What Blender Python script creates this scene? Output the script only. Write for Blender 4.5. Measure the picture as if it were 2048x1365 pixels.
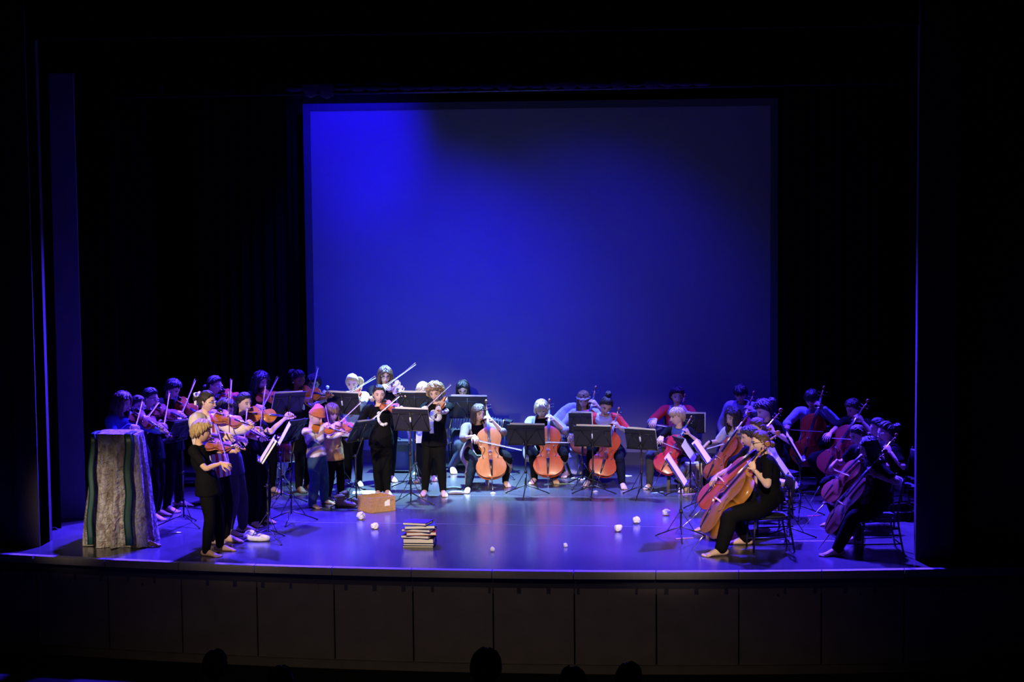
import bpy, math, random
import numpy as np
from mathutils import Vector, Matrix
from mathutils.bvhtree import BVHTree
for _o in list(bpy.data.objects): bpy.data.objects.remove(_o)
scene = bpy.context.scene
COL = scene.collection
RNG = random.Random(7)
def v3(*a): return np.array(a, float)
def nrm(a): return a/(np.linalg.norm(a)+1e-9)
Z = v3(0,0,1)

# ------------------------------------------------------------------ camera
F_PX, HOR, YAW, ROLL = 4200.0, 300.0, math.radians(7.2), 0.0095
CAM = v3(3.2,-20.9,4.27)
_th = math.atan((682.5-HOR)/F_PX)
CF = v3(-math.sin(YAW)*math.cos(_th), math.cos(YAW)*math.cos(_th), -math.sin(_th))
_R = v3(math.cos(YAW), math.sin(YAW), 0); _U = np.cross(_R, CF)
CR = math.cos(ROLL)*_R - math.sin(ROLL)*_U
CU = math.sin(ROLL)*_R + math.cos(ROLL)*_U
cd = bpy.data.cameras.new('camera'); cam = bpy.data.objects.new('camera', cd); COL.objects.link(cam)
cd.sensor_width = 36.0; cd.lens = F_PX/2048*36.0; cd.clip_end = 200
M = Matrix.Identity(4)
for i in range(3): M[i][0], M[i][1], M[i][2], M[i][3] = CR[i], CU[i], -CF[i], CAM[i]
cam.matrix_world = M
scene.camera = cam
def _ray(u,v): return CF*F_PX + CR*(u-1024) - CU*(v-682.5)
def floor_at(u,v,z=0.0):
    d=_ray(u,v); return CAM+d*((z-CAM[2])/d[2])
def at(u,v,y):
    d=_ray(u,v); return CAM+d*((y-CAM[1])/d[1])
def pix(p):
    q=p-CAM; w=q@CF; return np.array([1024+F_PX*(q@CR)/w, 682.5-F_PX*(q@CU)/w])

# ------------------------------------------------------------------ world, exposure, lights
w = bpy.data.worlds.new('world'); scene.world = w; w.use_nodes = True
w.node_tree.nodes['Background'].inputs[0].default_value = (0.012,0.010,0.010,1)
w.node_tree.nodes['Background'].inputs[1].default_value = 0.02
vs = scene.view_settings
vs.view_transform='Standard'; vs.look='None'; vs.gamma=1.0; vs.use_curve_mapping=False; vs.exposure=0.0
BLUE=(0.05,0.022,1.0); SBLUE=(0.007,0.0,1.0); COOLB=(0.24,0.36,1.0); CYAN=(0.30,0.62,1.0); WARM=(1.0,0.80,0.62); VIOLET=(0.16,0.05,1.0)
def spot(name, loc, to, power, color, angle, blend=0.5, size=0.12):
    l=bpy.data.lights.new(name,'SPOT'); l.energy=power; l.color=color
    l.spot_size=math.radians(angle); l.spot_blend=blend; l.shadow_soft_size=size
    o=bpy.data.objects.new(name,l); COL.objects.link(o); o.location=loc
    o.rotation_euler=(Vector(to)-Vector(loc)).to_track_quat('-Z','Y').to_euler()
    return o
# blue back and top wash, hung over the rear of the stage
for x,y,tx,ty,pw in ((-3.2,4.9,-3.7,1.4,19000),(-2.2,5.0,-2.7,1.2,6500),(0.0,5.0,0.0,1.3,450),(2.2,5.0,2.8,1.4,4600),(3.3,5.0,3.6,1.5,16000),(-2.9,6.5,-3.0,4.4,3600),(2.9,6.5,3.3,4.6,4200),(1.3,6.5,1.5,4.6,2200)):
    spot('blue_back_light',(x,y,5.75),(tx,ty,0),pw*1.4,BLUE,60,0.7)
# pale cool back light on the middle of the rear stage
spot('cool_back_light',(-1.0,6.6,5.75),(-1.15,5.4,0),18000,CYAN,40,0.95)
spot('cool_back_light_low',(0.9,6.6,5.75),(0.8,4.8,0),5200,COOLB,44,1.0)
# front white light from the lighting bridge in the hall
spot('front_light_left_offscreen',(-4.5,-10,6.2),(-2.0,2.0,0.8),9500,WARM,15.5,0.9,0.2)
spot('front_light_far_left_offscreen',(-5.0,-10,6.0),(-4.2,.75,0.5),5200,WARM,6.6,1.0,0.2)
spot('front_light_mid_offscreen',(1.5,-10,6.6),(-0.1,2.3,0.35),8500,WARM,13.5,1.0,0.2)
spot('front_light_rear_offscreen',(-2.5,-10,6.6),(-1.5,4.6,1.15),8000,WARM,7.5,1.0,0.2)
spot('front_light_right_offscreen',(3.5,-11,6.2),(1.9,2.2,0.6),13000,WARM,14,1.0,0.2)
# dim house light over the seats
spot('house_light_offscreen',(0,-9,6.5),(0,0,-1.3),330,WARM,46,1.0,0.5)
# blue wash on the projection screen
spot('screen_light_corner',(-2.2,4.9,5.6),(-2.5,7.25,4.5),1500,SBLUE,52,0.9)
spot('screen_light_left',(-1.6,3.7,5.7),(-1.5,7.25,1.1),3200,SBLUE,70,1.0)
spot('screen_light_right',(1.0,3.7,5.7),(0.5,7.25,0.8),1300,SBLUE,76,1.0)

# ------------------------------------------------------------------ geometry helpers
class MB:
    def __init__(s): s.v=[]; s.f=[]; s.m=[]; s.n=0
    def add(s, vf, m=0):
        V,F=vf; s.v.append(np.asarray(V,float)); o=s.n
        for q in F: s.f.append([i+o for i in q]); s.m.append(m)
        s.n+=len(V); return s
    def verts(s): return np.vstack(s.v) if s.v else np.zeros((0,3))
def mesh_from(name, V, F, mats, mi=None, smooth=True):
    me=bpy.data.meshes.new(name)
    me.from_pydata([tuple(p) for p in V],[],[tuple(q) for q in F])
    for m in mats: me.materials.append(m)
    if mi is not None and len(mats)>1: me.polygons.foreach_set('material_index', np.array(mi,dtype=np.int32))
    if smooth: me.polygons.foreach_set('use_smooth',[True]*len(me.polygons))
    me.update(); return me
def link(name, me, parent=None, mw=None):
    o=bpy.data.objects.new(name,me); COL.objects.link(o)
    if parent is not None: o.parent=parent
    if mw is not None: o.matrix_world=mw
    return o
def build(mb, name, mats, parent=None, smooth=True, off=None):
    if not isinstance(mats,(list,tuple)): mats=[mats]
    V=mb.verts()
    if off is not None: V=V-off
    return link(name, mesh_from(name,V,mb.f,mats,mb.m,smooth), parent)
def empty(name, loc=(0,0,0)):
    o=bpy.data.objects.new(name,None); COL.objects.link(o); o.location=tuple(loc); o.empty_display_size=0.1; return o
def tag(o,label=None,cat=None,group=None,kind=None):
    if label: o['label']=label
    if cat: o['category']=cat
    if group: o['group']=group
    if kind: o['kind']=kind
    return o
def thing(name,label,cat,loc=(0,0,0),group=None): return tag(empty(name,loc),label,cat,group)
def dup(root):
    r=root.copy(); COL.objects.link(r)
    for ch in root.children:
        c=ch.copy(); COL.objects.link(c); c.parent=r
        for g in ch.children:
            d=g.copy(); COL.objects.link(d); d.parent=c
    return r
def spline(P,n,R=None):
    P=np.asarray(P,float); k=len(P)
    t=np.linspace(0,k-1,n); out=[]; ro=[]
    for x in t:
        i=min(int(x),k-2); u=x-i
        p0=P[max(i-1,0)];p1=P[i];p2=P[i+1];p3=P[min(i+2,k-1)]
        out.append(.5*((2*p1)+(-p0+p2)*u+(2*p0-5*p1+4*p2-p3)*u*u+(-p0+3*p1-3*p2+p3)*u**3))
        if R is not None:
            a=np.asarray(R[i],float);b=np.asarray(R[i+1],float); s=u*u*(3-2*u); ro.append(a+(b-a)*s)
    return (np.array(out),ro) if R is not None else np.array(out)
def tube(P,R,n=8,up=None,rnd=True):
    """closed tube along P; R[i] scalar or (side,up) half axes; up: direction of the second axis"""
    P=[np.asarray(p,float) for p in P]
    R=[(r,r) if np.isscalar(r) else tuple(r) for r in (R if hasattr(R,'__len__') and len(R)==len(P) else [R]*len(P))]
    if rnd:
        d0=nrm(P[0]-P[1]); d1=nrm(P[-1]-P[-2]); a=R[0];b=R[-1]
        P=[P[0]+d0*min(a)*.55]+P+[P[-1]+d1*min(b)*.55]
        R=[(a[0]*.55,a[1]*.55)]+R+[(b[0]*.55,b[1]*.55)]
    k=len(P); V=[]; prev=None
    th=np.linspace(0,2*math.pi,n,endpoint=False); c=np.cos(th); s=np.sin(th)
    for i in range(k):
        t=nrm(P[min(i+1,k-1)]-P[max(i-1,0)])
        if prev is None:
            h=np.asarray(up,float) if up is not None else (Z if abs(t[2])<.9 else v3(0,1,0))
        else: h=prev
        b=h-t*(h@t)
        if np.linalg.norm(b)<1e-5: b=np.cross(t,v3(1,.3,.2))
        b=nrm(b); a=np.cross(t,b); prev=b
        V.append(P[i]+np.outer(c*R[i][0],a)+np.outer(s*R[i][1],b))
    V=np.vstack(V); F=[]
    for i in range(k-1):
        for j in range(n):
            F.append((i*n+j,i*n+(j+1)%n,(i+1)*n+(j+1)%n,(i+1)*n+j))
    F.append(tuple(range(n-1,-1,-1))); F.append(tuple((k-1)*n+j for j in range(n)))
    return V,F
def ell(c,r,ax=None,nu=12,nv=8):
    ax=np.eye(3) if ax is None else np.array(ax); r=np.ones(3)*r
    V=[v3(0,0,-1)]
    for i in range(1,nv):
        p=-math.pi/2+math.pi*i/nv
        for j in range(nu):
            t=2*math.pi*j/nu; V.append(v3(math.cos(p)*math.cos(t),math.cos(p)*math.sin(t),math.sin(p)))
    V.append(v3(0,0,1)); V=np.array(V)*r
    F=[]
    for j in range(nu): F.append((0,1+(j+1)%nu,1+j))
    for i in range(nv-2):
        for j in range(nu): F.append((1+i*nu+j,1+i*nu+(j+1)%nu,1+(i+1)*nu+(j+1)%nu,1+(i+1)*nu+j))
    l=len(V)-1;b=1+(nv-2)*nu
    for j in range(nu): F.append((b+j,b+(j+1)%nu,l))
    return V@ax+np.asarray(c,float),F
BF=[(0,3,2,1),(4,5,6,7),(0,1,5,4),(1,2,6,5),(2,3,7,6),(3,0,4,7)]
def box(c,h,ax=None):
    ax=np.eye(3) if ax is None else np.array(ax)
    V=np.array([(-1,-1,-1),(1,-1,-1),(1,1,-1),(-1,1,-1),(-1,-1,1),(1,-1,1),(1,1,1),(-1,1,1)],float)*np.asarray(h,float)
    return V@ax+np.asarray(c,float),BF
def lathe(prof,n=16,c=(0,0,0),ax=None):
    """prof: (r,z) list"""
    ax=np.eye(3) if ax is None else np.array(ax); V=[];F=[]
    for r,z in prof:
        for j in range(n):
            t=2*math.pi*j/n; V.append((r*math.cos(t),r*math.sin(t),z))
    for i in range(len(prof)-1):
        for j in range(n): F.append((i*n+j,i*n+(j+1)%n,(i+1)*n+(j+1)%n,(i+1)*n+j))
    F.append(tuple(range(n-1,-1,-1))); F.append(tuple((len(prof)-1)*n+j for j in range(n)))
    return np.array(V)@ax+np.asarray(c,float),F
def rod(a,b,r,n=6): return tube([a,b],[r,r],n,rnd=False)
def ngon_prism(pts,n,th):
    """extrude planar polygon pts along n by th"""
    P=np.array(pts); k=len(P); V=np.vstack([P,P+np.asarray(n)*th])
    return V,[tuple(range(k-1,-1,-1)),tuple(range(k,2*k))]+[(i,(i+1)%k,k+(i+1)%k,k+i) for i in range(k)]
def axes_from(x,z):
    """rows: x axis, y, z"""
    x=nrm(x); z=nrm(z-x*(z@x)); return np.array([x,np.cross(z,x),z])
def mat4(ax,loc,s=1.0):
    m=Matrix.Identity(4)
    for i in range(3):
        for j in range(3): m[i][j]=ax[j][i]*s
        m[i][3]=loc[i]
    return m
def dirv(deg): a=math.radians(deg); return v3(math.sin(a),-math.cos(a),0)

# ------------------------------------------------------------------ materials
MATS={}
def mat(name,col=(.5,.5,.5),rough=.6,metal=0.0,spec=.5,var=.12,scale=25,bump=0.0,bscale=60,objcol=False,coat=0.0,stretch=None,sheen=0.0):
    if name in MATS: return MATS[name]
    m=bpy.data.materials.new(name); m.use_nodes=True; nt=m.node_tree; b=nt.nodes['Principled BSDF']
    b.inputs['Roughness'].default_value=rough; b.inputs['Metallic'].default_value=metal
    b.inputs['Specular IOR Level'].default_value=spec; b.inputs['Coat Weight'].default_value=coat
    b.inputs['Coat Roughness'].default_value=.15
    if sheen: b.inputs['Sheen Weight'].default_value=sheen
    tc=nt.nodes.new('ShaderNodeTexCoord'); mp=nt.nodes.new('ShaderNodeMapping')
    nt.links.new(tc.outputs['Object'],mp.inputs['Vector'])
    if stretch: mp.inputs['Scale'].default_value=stretch
    nz=nt.nodes.new('ShaderNodeTexNoise'); nz.inputs['Scale'].default_value=scale; nz.inputs['Detail'].default_value=4
    nt.links.new(mp.outputs[0],nz.inputs['Vector'])
    mr=nt.nodes.new('ShaderNodeMapRange'); mr.inputs['To Min'].default_value=1-var*1.6; mr.inputs['To Max'].default_value=1+var*1.6
    nt.links.new(nz.outputs['Fac'],mr.inputs['Value'])
    mx=nt.nodes.new('ShaderNodeMix'); mx.data_type='RGBA'; mx.blend_type='MULTIPLY'; mx.inputs['Factor'].default_value=1
    if objcol:
        oi=nt.nodes.new('ShaderNodeObjectInfo'); nt.links.new(oi.outputs['Color'],mx.inputs[6])
    else: mx.inputs[6].default_value=(*col,1)
    nt.links.new(mr.outputs[0],mx.inputs[7]); nt.links.new(mx.outputs[2],b.inputs['Base Color'])
    if bump:
        n2=nt.nodes.new('ShaderNodeTexNoise'); n2.inputs['Scale'].default_value=bscale; n2.inputs['Detail'].default_value=3
        nt.links.new(mp.outputs[0],n2.inputs['Vector'])
        bp=nt.nodes.new('ShaderNodeBump'); bp.inputs['Strength'].default_value=bump; bp.inputs['Distance'].default_value=.02
        nt.links.new(n2.outputs['Fac'],bp.inputs['Height']); nt.links.new(bp.outputs[0],b.inputs['Normal'])
    MATS[name]=m; return m
def ramp_mat(name,stops,rough=.8,kind='wave',scale=10,dist=2.0,axis='Z',const=True,coord='Object',rot=(0,0,0),bump=0,bscale=14,mscale=(1,1,1)):
    if name in MATS: return MATS[name]
    m=bpy.data.materials.new(name); m.use_nodes=True; nt=m.node_tree; b=nt.nodes['Principled BSDF']; b.inputs['Roughness'].default_value=rough
    tc=nt.nodes.new('ShaderNodeTexCoord'); mp=nt.nodes.new('ShaderNodeMapping'); mp.inputs['Rotation'].default_value=rot; mp.inputs['Scale'].default_value=mscale
    nt.links.new(tc.outputs[coord],mp.inputs['Vector'])
    if kind=='wave':
        t=nt.nodes.new('ShaderNodeTexWave'); t.bands_direction=axis; t.inputs['Scale'].default_value=scale; t.inputs['Distortion'].default_value=dist; o=t.outputs['Fac']
    elif kind=='voronoi':
        t=nt.nodes.new('ShaderNodeTexVoronoi'); t.inputs['Scale'].default_value=scale; sp=nt.nodes.new('ShaderNodeSeparateColor')
        nt.links.new(t.outputs['Color'],sp.inputs[0]); o=sp.outputs[0]
    else:
        t=nt.nodes.new('ShaderNodeTexNoise'); t.inputs['Scale'].default_value=scale; t.inputs['Detail'].default_value=6; t.inputs['Distortion'].default_value=dist; o=t.outputs['Fac']
    nt.links.new(mp.outputs[0],t.inputs['Vector'])
    r=nt.nodes.new('ShaderNodeValToRGB'); r.color_ramp.interpolation='CONSTANT' if const else 'LINEAR'
    e=r.color_ramp.elements
    while len(e)<len(stops): e.new(.5)
    for i,(p,c) in enumerate(stops): e[i].position=p; e[i].color=(*c,1)
    nt.links.new(o,r.inputs[0]); nt.links.new(r.outputs[0],b.inputs['Base Color'])
    if bump:
        n2=nt.nodes.new('ShaderNodeTexNoise'); n2.inputs['Scale'].default_value=bscale; n2.inputs['Detail'].default_value=5; n2.inputs['Distortion'].default_value=1.5
        nt.links.new(tc.outputs['Object'],n2.inputs['Vector'])
        bp=nt.nodes.new('ShaderNodeBump'); bp.inputs['Strength'].default_value=bump; bp.inputs['Distance'].default_value=.05
        nt.links.new(n2.outputs['Fac'],bp.inputs['Height']); nt.links.new(bp.outputs[0],b.inputs['Normal'])
    MATS[name]=m; return m
def cloth(name,col,rough=.85,bump=.35): return mat('cloth_'+name,col,rough,0,.06 if max(col)<.05 else .2,.10,9,bump,22)
BLACK=cloth('black',(.0045,.0045,.005),.85)
SKINS=[mat('skin_fair',(.64,.42,.31),.62,0,.3,.04,40),mat('skin_tan',(.50,.30,.20),.62,0,.3,.04,40),mat('skin_dark',(.17,.075,.04),.62,0,.3,.05,40)]
LIP=mat('lip',(.42,.16,.13),.45); LIPD=mat('lip_dark',(.16,.05,.04),.45)
EYEW=mat('eye_white',(.70,.68,.64),.3); IRIS=mat('iris',(.02,.014,.01),.25)
BROWM=mat('brow',(.05,.03,.02),.8); METAL=mat('bright_metal',(.7,.7,.72),.25,1.0,.5,.03)
BMETAL=mat('black_metal',(.018,.018,.02),.4,.3,.5,.1); PAPER=mat('paper',(.80,.80,.76),.8,0,.3,.05,30)
EBONY=mat('ebony',(.012,.010,.010),.25,0,.6,.2,40); VARN=mat('varnish',rough=.34,spec=.4,var=.18,scale=9,objcol=True,coat=.12,stretch=(1,6,6))
NECKW=mat('neck_wood',(.36,.15,.05),.4,0,.5,.15,14,coat=.2,stretch=(1,5,5)); STRING=mat('string',(.75,.75,.78),.25,1,.5,.02)
BRIDGE=mat('bridge_wood',(.62,.42,.22),.6); HORSE=mat('bow_hair',(.85,.83,.78),.6,0,.4,.04); STICK=mat('bow_stick',(.22,.07,.03),.35,0,.5,.1,30)
# ------------------------------------------------------------------ the stage and the hall
def lipy(x): return .019*x*x-.03
FLOORM=bpy.data.materials.new('stage_vinyl'); FLOORM.use_nodes=True
_nt=FLOORM.node_tree; _b=_nt.nodes['Principled BSDF']; _b.inputs['Roughness'].default_value=.27; _b.inputs['Specular IOR Level'].default_value=.5
_tc=_nt.nodes.new('ShaderNodeTexCoord'); _n=_nt.nodes.new('ShaderNodeTexNoise'); _n.inputs['Scale'].default_value=.7; _n.inputs['Detail'].default_value=2
_nt.links.new(_tc.outputs['Object'],_n.inputs['Vector'])
_r=_nt.nodes.new('ShaderNodeValToRGB'); _r.color_ramp.elements[0].position=.3; _r.color_ramp.elements[0].color=(.055,.053,.052,1); _r.color_ramp.elements[1].position=.75; _r.color_ramp.elements[1].color=(.085,.082,.079,1)
_nt.links.new(_n.outputs['Fac'],_r.inputs[0]); _nt.links.new(_r.outputs[0],_b.inputs['Base Color'])
_m=_nt.nodes.new('ShaderNodeMapRange'); _m.inputs['To Min'].default_value=.13; _m.inputs['To Max'].default_value=.21; _nt.links.new(_n.outputs['Fac'],_m.inputs['Value']); _nt.links.new(_m.outputs[0],_b.inputs['Roughness'])
_n2=_nt.nodes.new('ShaderNodeTexNoise'); _n2.inputs['Scale'].default_value=160; _bp=_nt.nodes.new('ShaderNodeBump'); _bp.inputs['Strength'].default_value=.05; _bp.inputs['Distance'].default_value=.01
_nt.links.new(_tc.outputs['Object'],_n2.inputs['Vector']); _nt.links.new(_n2.outputs['Fac'],_bp.inputs['Height']); _nt.links.new(_bp.outputs[0],_b.inputs['Normal'])
WALLM=mat('dark_wall',(.075,.062,.058),.75,0,.3,.15,6,.1,120); PANELM=mat('front_panel',(.20,.165,.14),.6,0,.3,.15,5,.05,80)
DRAPE=mat('black_drape',(.0022,.0022,.0025),.95,0,.03,.2,6); EDGEM=mat('edge_strip',(.34,.31,.29),.5,0,.4,.1,20); DARK=mat('dark_recess',(.010,.009,.009),.8)
SCREENM=mat('screen_fabric',(.16,.155,.155),.85,0,.1,.03,4); WINGM=mat('wing_wall',(.22,.22,.24),.8,0,.2,.1,4)
def struct(mb,name,m,smooth=False,parent=None):
    o=build(mb,name,m,parent,smooth)
    if parent is None: o['kind']='structure'
    return o
xs=np.linspace(-9,9,61)
V=[];F=[]
for x in xs: V+=[(x,lipy(x)+.09 if abs(x)<6 else lipy(6)+.09,0),(x,9.2,0),(x,9.2,-.25),(x,(lipy(x) if abs(x)<6 else lipy(6))+.09,-.25)]
for i in range(60):
    for j in range(4): F.append((i*4+j,(i+1)*4+j,(i+1)*4+(j+1)%4,i*4+(j+1)%4))
F+= [(0,1,2,3),(243,242,241,240)]
mb=MB(); mb.add((np.array(V),F)); FLOOR=struct(mb,'floor',FLOORM)
for yy,x0,x1 in ((2.62,-4.6,4.6),(4.6,-4.6,4.6)):      # taped joins of the dance floor
    mb=MB(); mb.add(box(((x0+x1)/2,yy,.0003),((x1-x0)/2,.005,.0003))); build(mb,'floor_seam',mat('seam_tape',(.12,.115,.11),.45),FLOOR,False)
seams=[-.50+.832*k for k in range(-8,9)]
front=MB(); front.add(box((0,.55,-.62),(.01,.01,.01)))
WF=empty('wall_front',(0,.3,-1.0)); WF['kind']='structure'
EDGE=empty('trim_1',(0,0,0)); EDGE['kind']='structure'
def strip(x0,x1,y0,y1,z0,z1,n=6,gap=.004):
    V=[];F=[]
    for x in np.linspace(x0+gap,x1-gap,n): V+=[(x,lipy(x)+y0,z0),(x,lipy(x)+y1,z0),(x,lipy(x)+y1,z1),(x,lipy(x)+y0,z1)]
    for i in range(n-1):
        for j in range(4): F.append((i*4+j,i*4+(j+1)%4,(i+1)*4+(j+1)%4,(i+1)*4+j))
    F+=[(3,2,1,0),tuple((n-1)*4+j for j in range(4))]; return np.array(V),F
for a,b in zip(seams[:-1],seams[1:]):
    mb=MB(); mb.add(strip(a,b,0,.086,-.075,.003)); build(mb,'edge_board',EDGEM,EDGE,False)
    mb=MB(); mb.add(strip(a,b,.09,.12,-.98,-.19,6,.008)); build(mb,'panel',PANELM,WF,False,v3(0,.3,-1.0))
    if int(a*10)%2==0:
        mb=MB(); mb.add(lathe([(.011,0),(.011,.004)],8,((a+b)/2-.02,lipy((a+b)/2)+.088,-.26),[(1,0,0),(0,0,1),(0,-1,0)])); build(mb,'panel_hole',DARK,WF,False,v3(0,.3,-1.0))
mb=MB(); mb.add(strip(-7,7,.15,.25,-1.05,-.02,20)); build(mb,'backing',DARK,WF,False,v3(0,.3,-1.0))
mb=MB(); mb.add(strip(-7,7,.02,.14,-1.06,-.985,20)); build(mb,'skirting',PANELM,WF,False,v3(0,.3,-1.0))
# hall floor, raked up towards the back
HALL=((.6,-1.06),(-3.0,-1.06),(-6.4,-.66),(-9.0,.0),(-26.0,2.3))
def hall_z(y): return float(np.interp(-y,[-a for a,_ in HALL],[b for _,b in HALL]))
V=[];F=[]
for y_,z_ in HALL: V+=[(-9,y_,z_),(9,y_,z_),(9,y_,z_-.25),(-9,y_,z_-.25)]
for i in range(len(HALL)-1):
    for j in range(4): F.append((i*4+j,i*4+(j+1)%4,(i+1)*4+(j+1)%4,(i+1)*4+j))
F+=[(0,1,2,3),tuple(len(V)-1-j for j in range(4))]
mb=MB(); mb.add((np.array(V),F)); struct(mb,'floor_hall',mat('hall_carpet',(.012,.010,.011),.95,0,.1,.2,40))
# proscenium
mb=MB(); mb.add(box((-7.4,1.07,3.6),(2.63,.15,4.7))); mb.add(box((-4.90,1.10,3.6),(.13,.20,4.7))); struct(mb,'wall_left',WALLM)
mb=MB(); mb.add(box((4.83,1.02,3.6),(.195,.14,4.7))); mb.add(box((7.6,1.30,3.6),(2.7,.15,4.7))); struct(mb,'wall_right',WALLM)
mb=MB(); mb.add(box((0,1.15,6.9),(4.8,.12,1.40))); struct(mb,'wall_header',DRAPE)
mb=MB(); mb.add(box((0,9.1,3),(9,.1,3.2))); mb.add(box((-8.9,5,3),(.1,4.1,3.2))); mb.add(box((8.9,5,3),(.1,4.1,3.2))); struct(mb,'wall_back',DRAPE)
mb=MB(); mb.add(box((0,5.2,6.5),(9,4,.08))); struct(mb,'ceiling',DRAPE)
# lit flat wall seen through the left wing, and its counterpart
xa=at(112,800,2.7)[0]; xb=at(164,800,2.7)[0]
mb=MB(); mb.add(box(((xa-1.2+xb)/2,2.715,2.6),((xb-xa+1.2)/2,.015,2.6))); struct(mb,'wall_wing',WINGM)
def drape(label,x0,x1,y,z0,z1,pitch=.16,amp=.045,m=DRAPE,name='stage_curtain',seed=1):
    r=random.Random(seed); n=max(int((x1-x0)/pitch*6),8); V=[];F=[]; xsx=np.linspace(x0,x1,n); ph=[r.uniform(-.5,.5) for _ in xsx]
    zs=[z1,z0+(z1-z0)*.5,z0]
    for zi,z in enumerate(zs):
        for i,x in enumerate(xsx): V.append((x,y+amp*(.6+.3*zi)*math.sin((x-x0)/pitch*2*math.pi+ph[i]*.6),z))
    for zi in range(2):
        for i in range(n-1): F.append((zi*n+i,zi*n+i+1,(zi+1)*n+i+1,(zi+1)*n+i))
    k=len(V); V=np.array(V); V2=V+v3(0,.012,0); F2=[tuple(a+k for a in q[::-1]) for q in F]
    mb=MB(); mb.add((np.vstack([V,V2]),F+F2)); mb.add(box(((x0+x1)/2,y,z1-.03),((x1-x0)/2,.02,.03)))
    return tag(build(mb,name,m,None),label,'curtain',None)
xl=at(165,800,2.68)[0]
drape('black pleated curtain hanging beside the blue lit wing wall',xl-.1,at(240,800,2.9)[0],2.9,.01,6.3,seed=2)
drape('narrow black curtain just inside the left arch pillar',at(92,800,2.0)[0],at(116,800,2.0)[0],2.0,.01,6.3,seed=3)
drape('black pleated curtain hanging left of the projection screen',-4.4,-3.18,6.2,.01,6.3,seed=4)
drape('second black curtain left of the screen, nearer the violins',-6.2,at(325,900,4.6)[0],4.6,.01,6.3,seed=5)
drape('black pleated curtain hanging right of the projection screen',3.25,4.6,6.2,.01,6.3,seed=6)
drape('second black curtain right of the screen, behind the cellos',at(1802,900,5.0)[0],6.0,5.0,.01,6.3,seed=7)
drape('black curtain edge just inside the right arch pillar',4.72,5.4,2.3,.01,6.3,seed=8)
drape('long black border curtain hanging across the top of the stage',-5,5,3.1,5.05,6.3,seed=9,amp=.02)
drape('wide black backdrop curtain behind the projection screen',-5,5,7.75,.01,6.3,seed=10)
# screen
SC=thing('projection_screen','large pale projection screen washed in blue light with dark border','screen',(0,7.25,0)); so=v3(0,7.25,0)
x0,x1,z0,z1=-3.10,3.12,.17,4.82
mb=MB(); mb.add(box(((x0+x1)/2,7.30,(z0+z1)/2),((x1-x0)/2,.01,(z1-z0)/2))); build(mb,'screen_cloth',SCREENM,SC,False,so)
SB=mat('screen_border',(.035,.035,.037),.8)
for c,h in ((((x0+x1)/2,7.29,z0-.09),((x1-x0)/2+.1,.02,.09)),(((x0+x1)/2,7.29,z1+.05),((x1-x0)/2+.1,.02,.05)),((x0-.05,7.29,(z0+z1)/2),(.05,.02,(z1-z0)/2)),((x1+.05,7.29,(z0+z1)/2),(.05,.02,(z1-z0)/2))):
    mb=MB(); mb.add(box(c,h)); build(mb,'border',SB,SC,False,so)
for x in (x0-.1,x1+.1):
    mb=MB(); mb.add(box((x,7.25,.02),(.05,.3,.02))); build(mb,'foot_plate',BMETAL,SC,False,so)
B=thing('lighting_batten','dark horizontal batten pipe with folded cloth above the projection screen','batten',(0,3.35,4.97)); bo=v3(0,3.35,4.97)
mb=MB(); mb.add(rod((-4.6,3.35,4.94),(4.6,3.35,4.99),.025,8)); build(mb,'pipe',BMETAL,B,True,bo)
mb=MB()
for i in range(26):
    x=-2.4+i*.19; h=.03+.05*RNG.random()+(.12 if i in(1,2) else 0); mb.add(ell((x,3.35,4.99+h*.4),(.13,.05,h),None,8,5))
build(mb,'folded_cloth',mat('cloth_navy',(.03,.03,.05),.9),B,True,bo)
for x in (-4,0,4):
    mb=MB(); mb.add(rod((x,3.35,4.97),(x,3.35,6.42),.006,5)); build(mb,'hanging_wire',BMETAL,B,True,bo)
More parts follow.
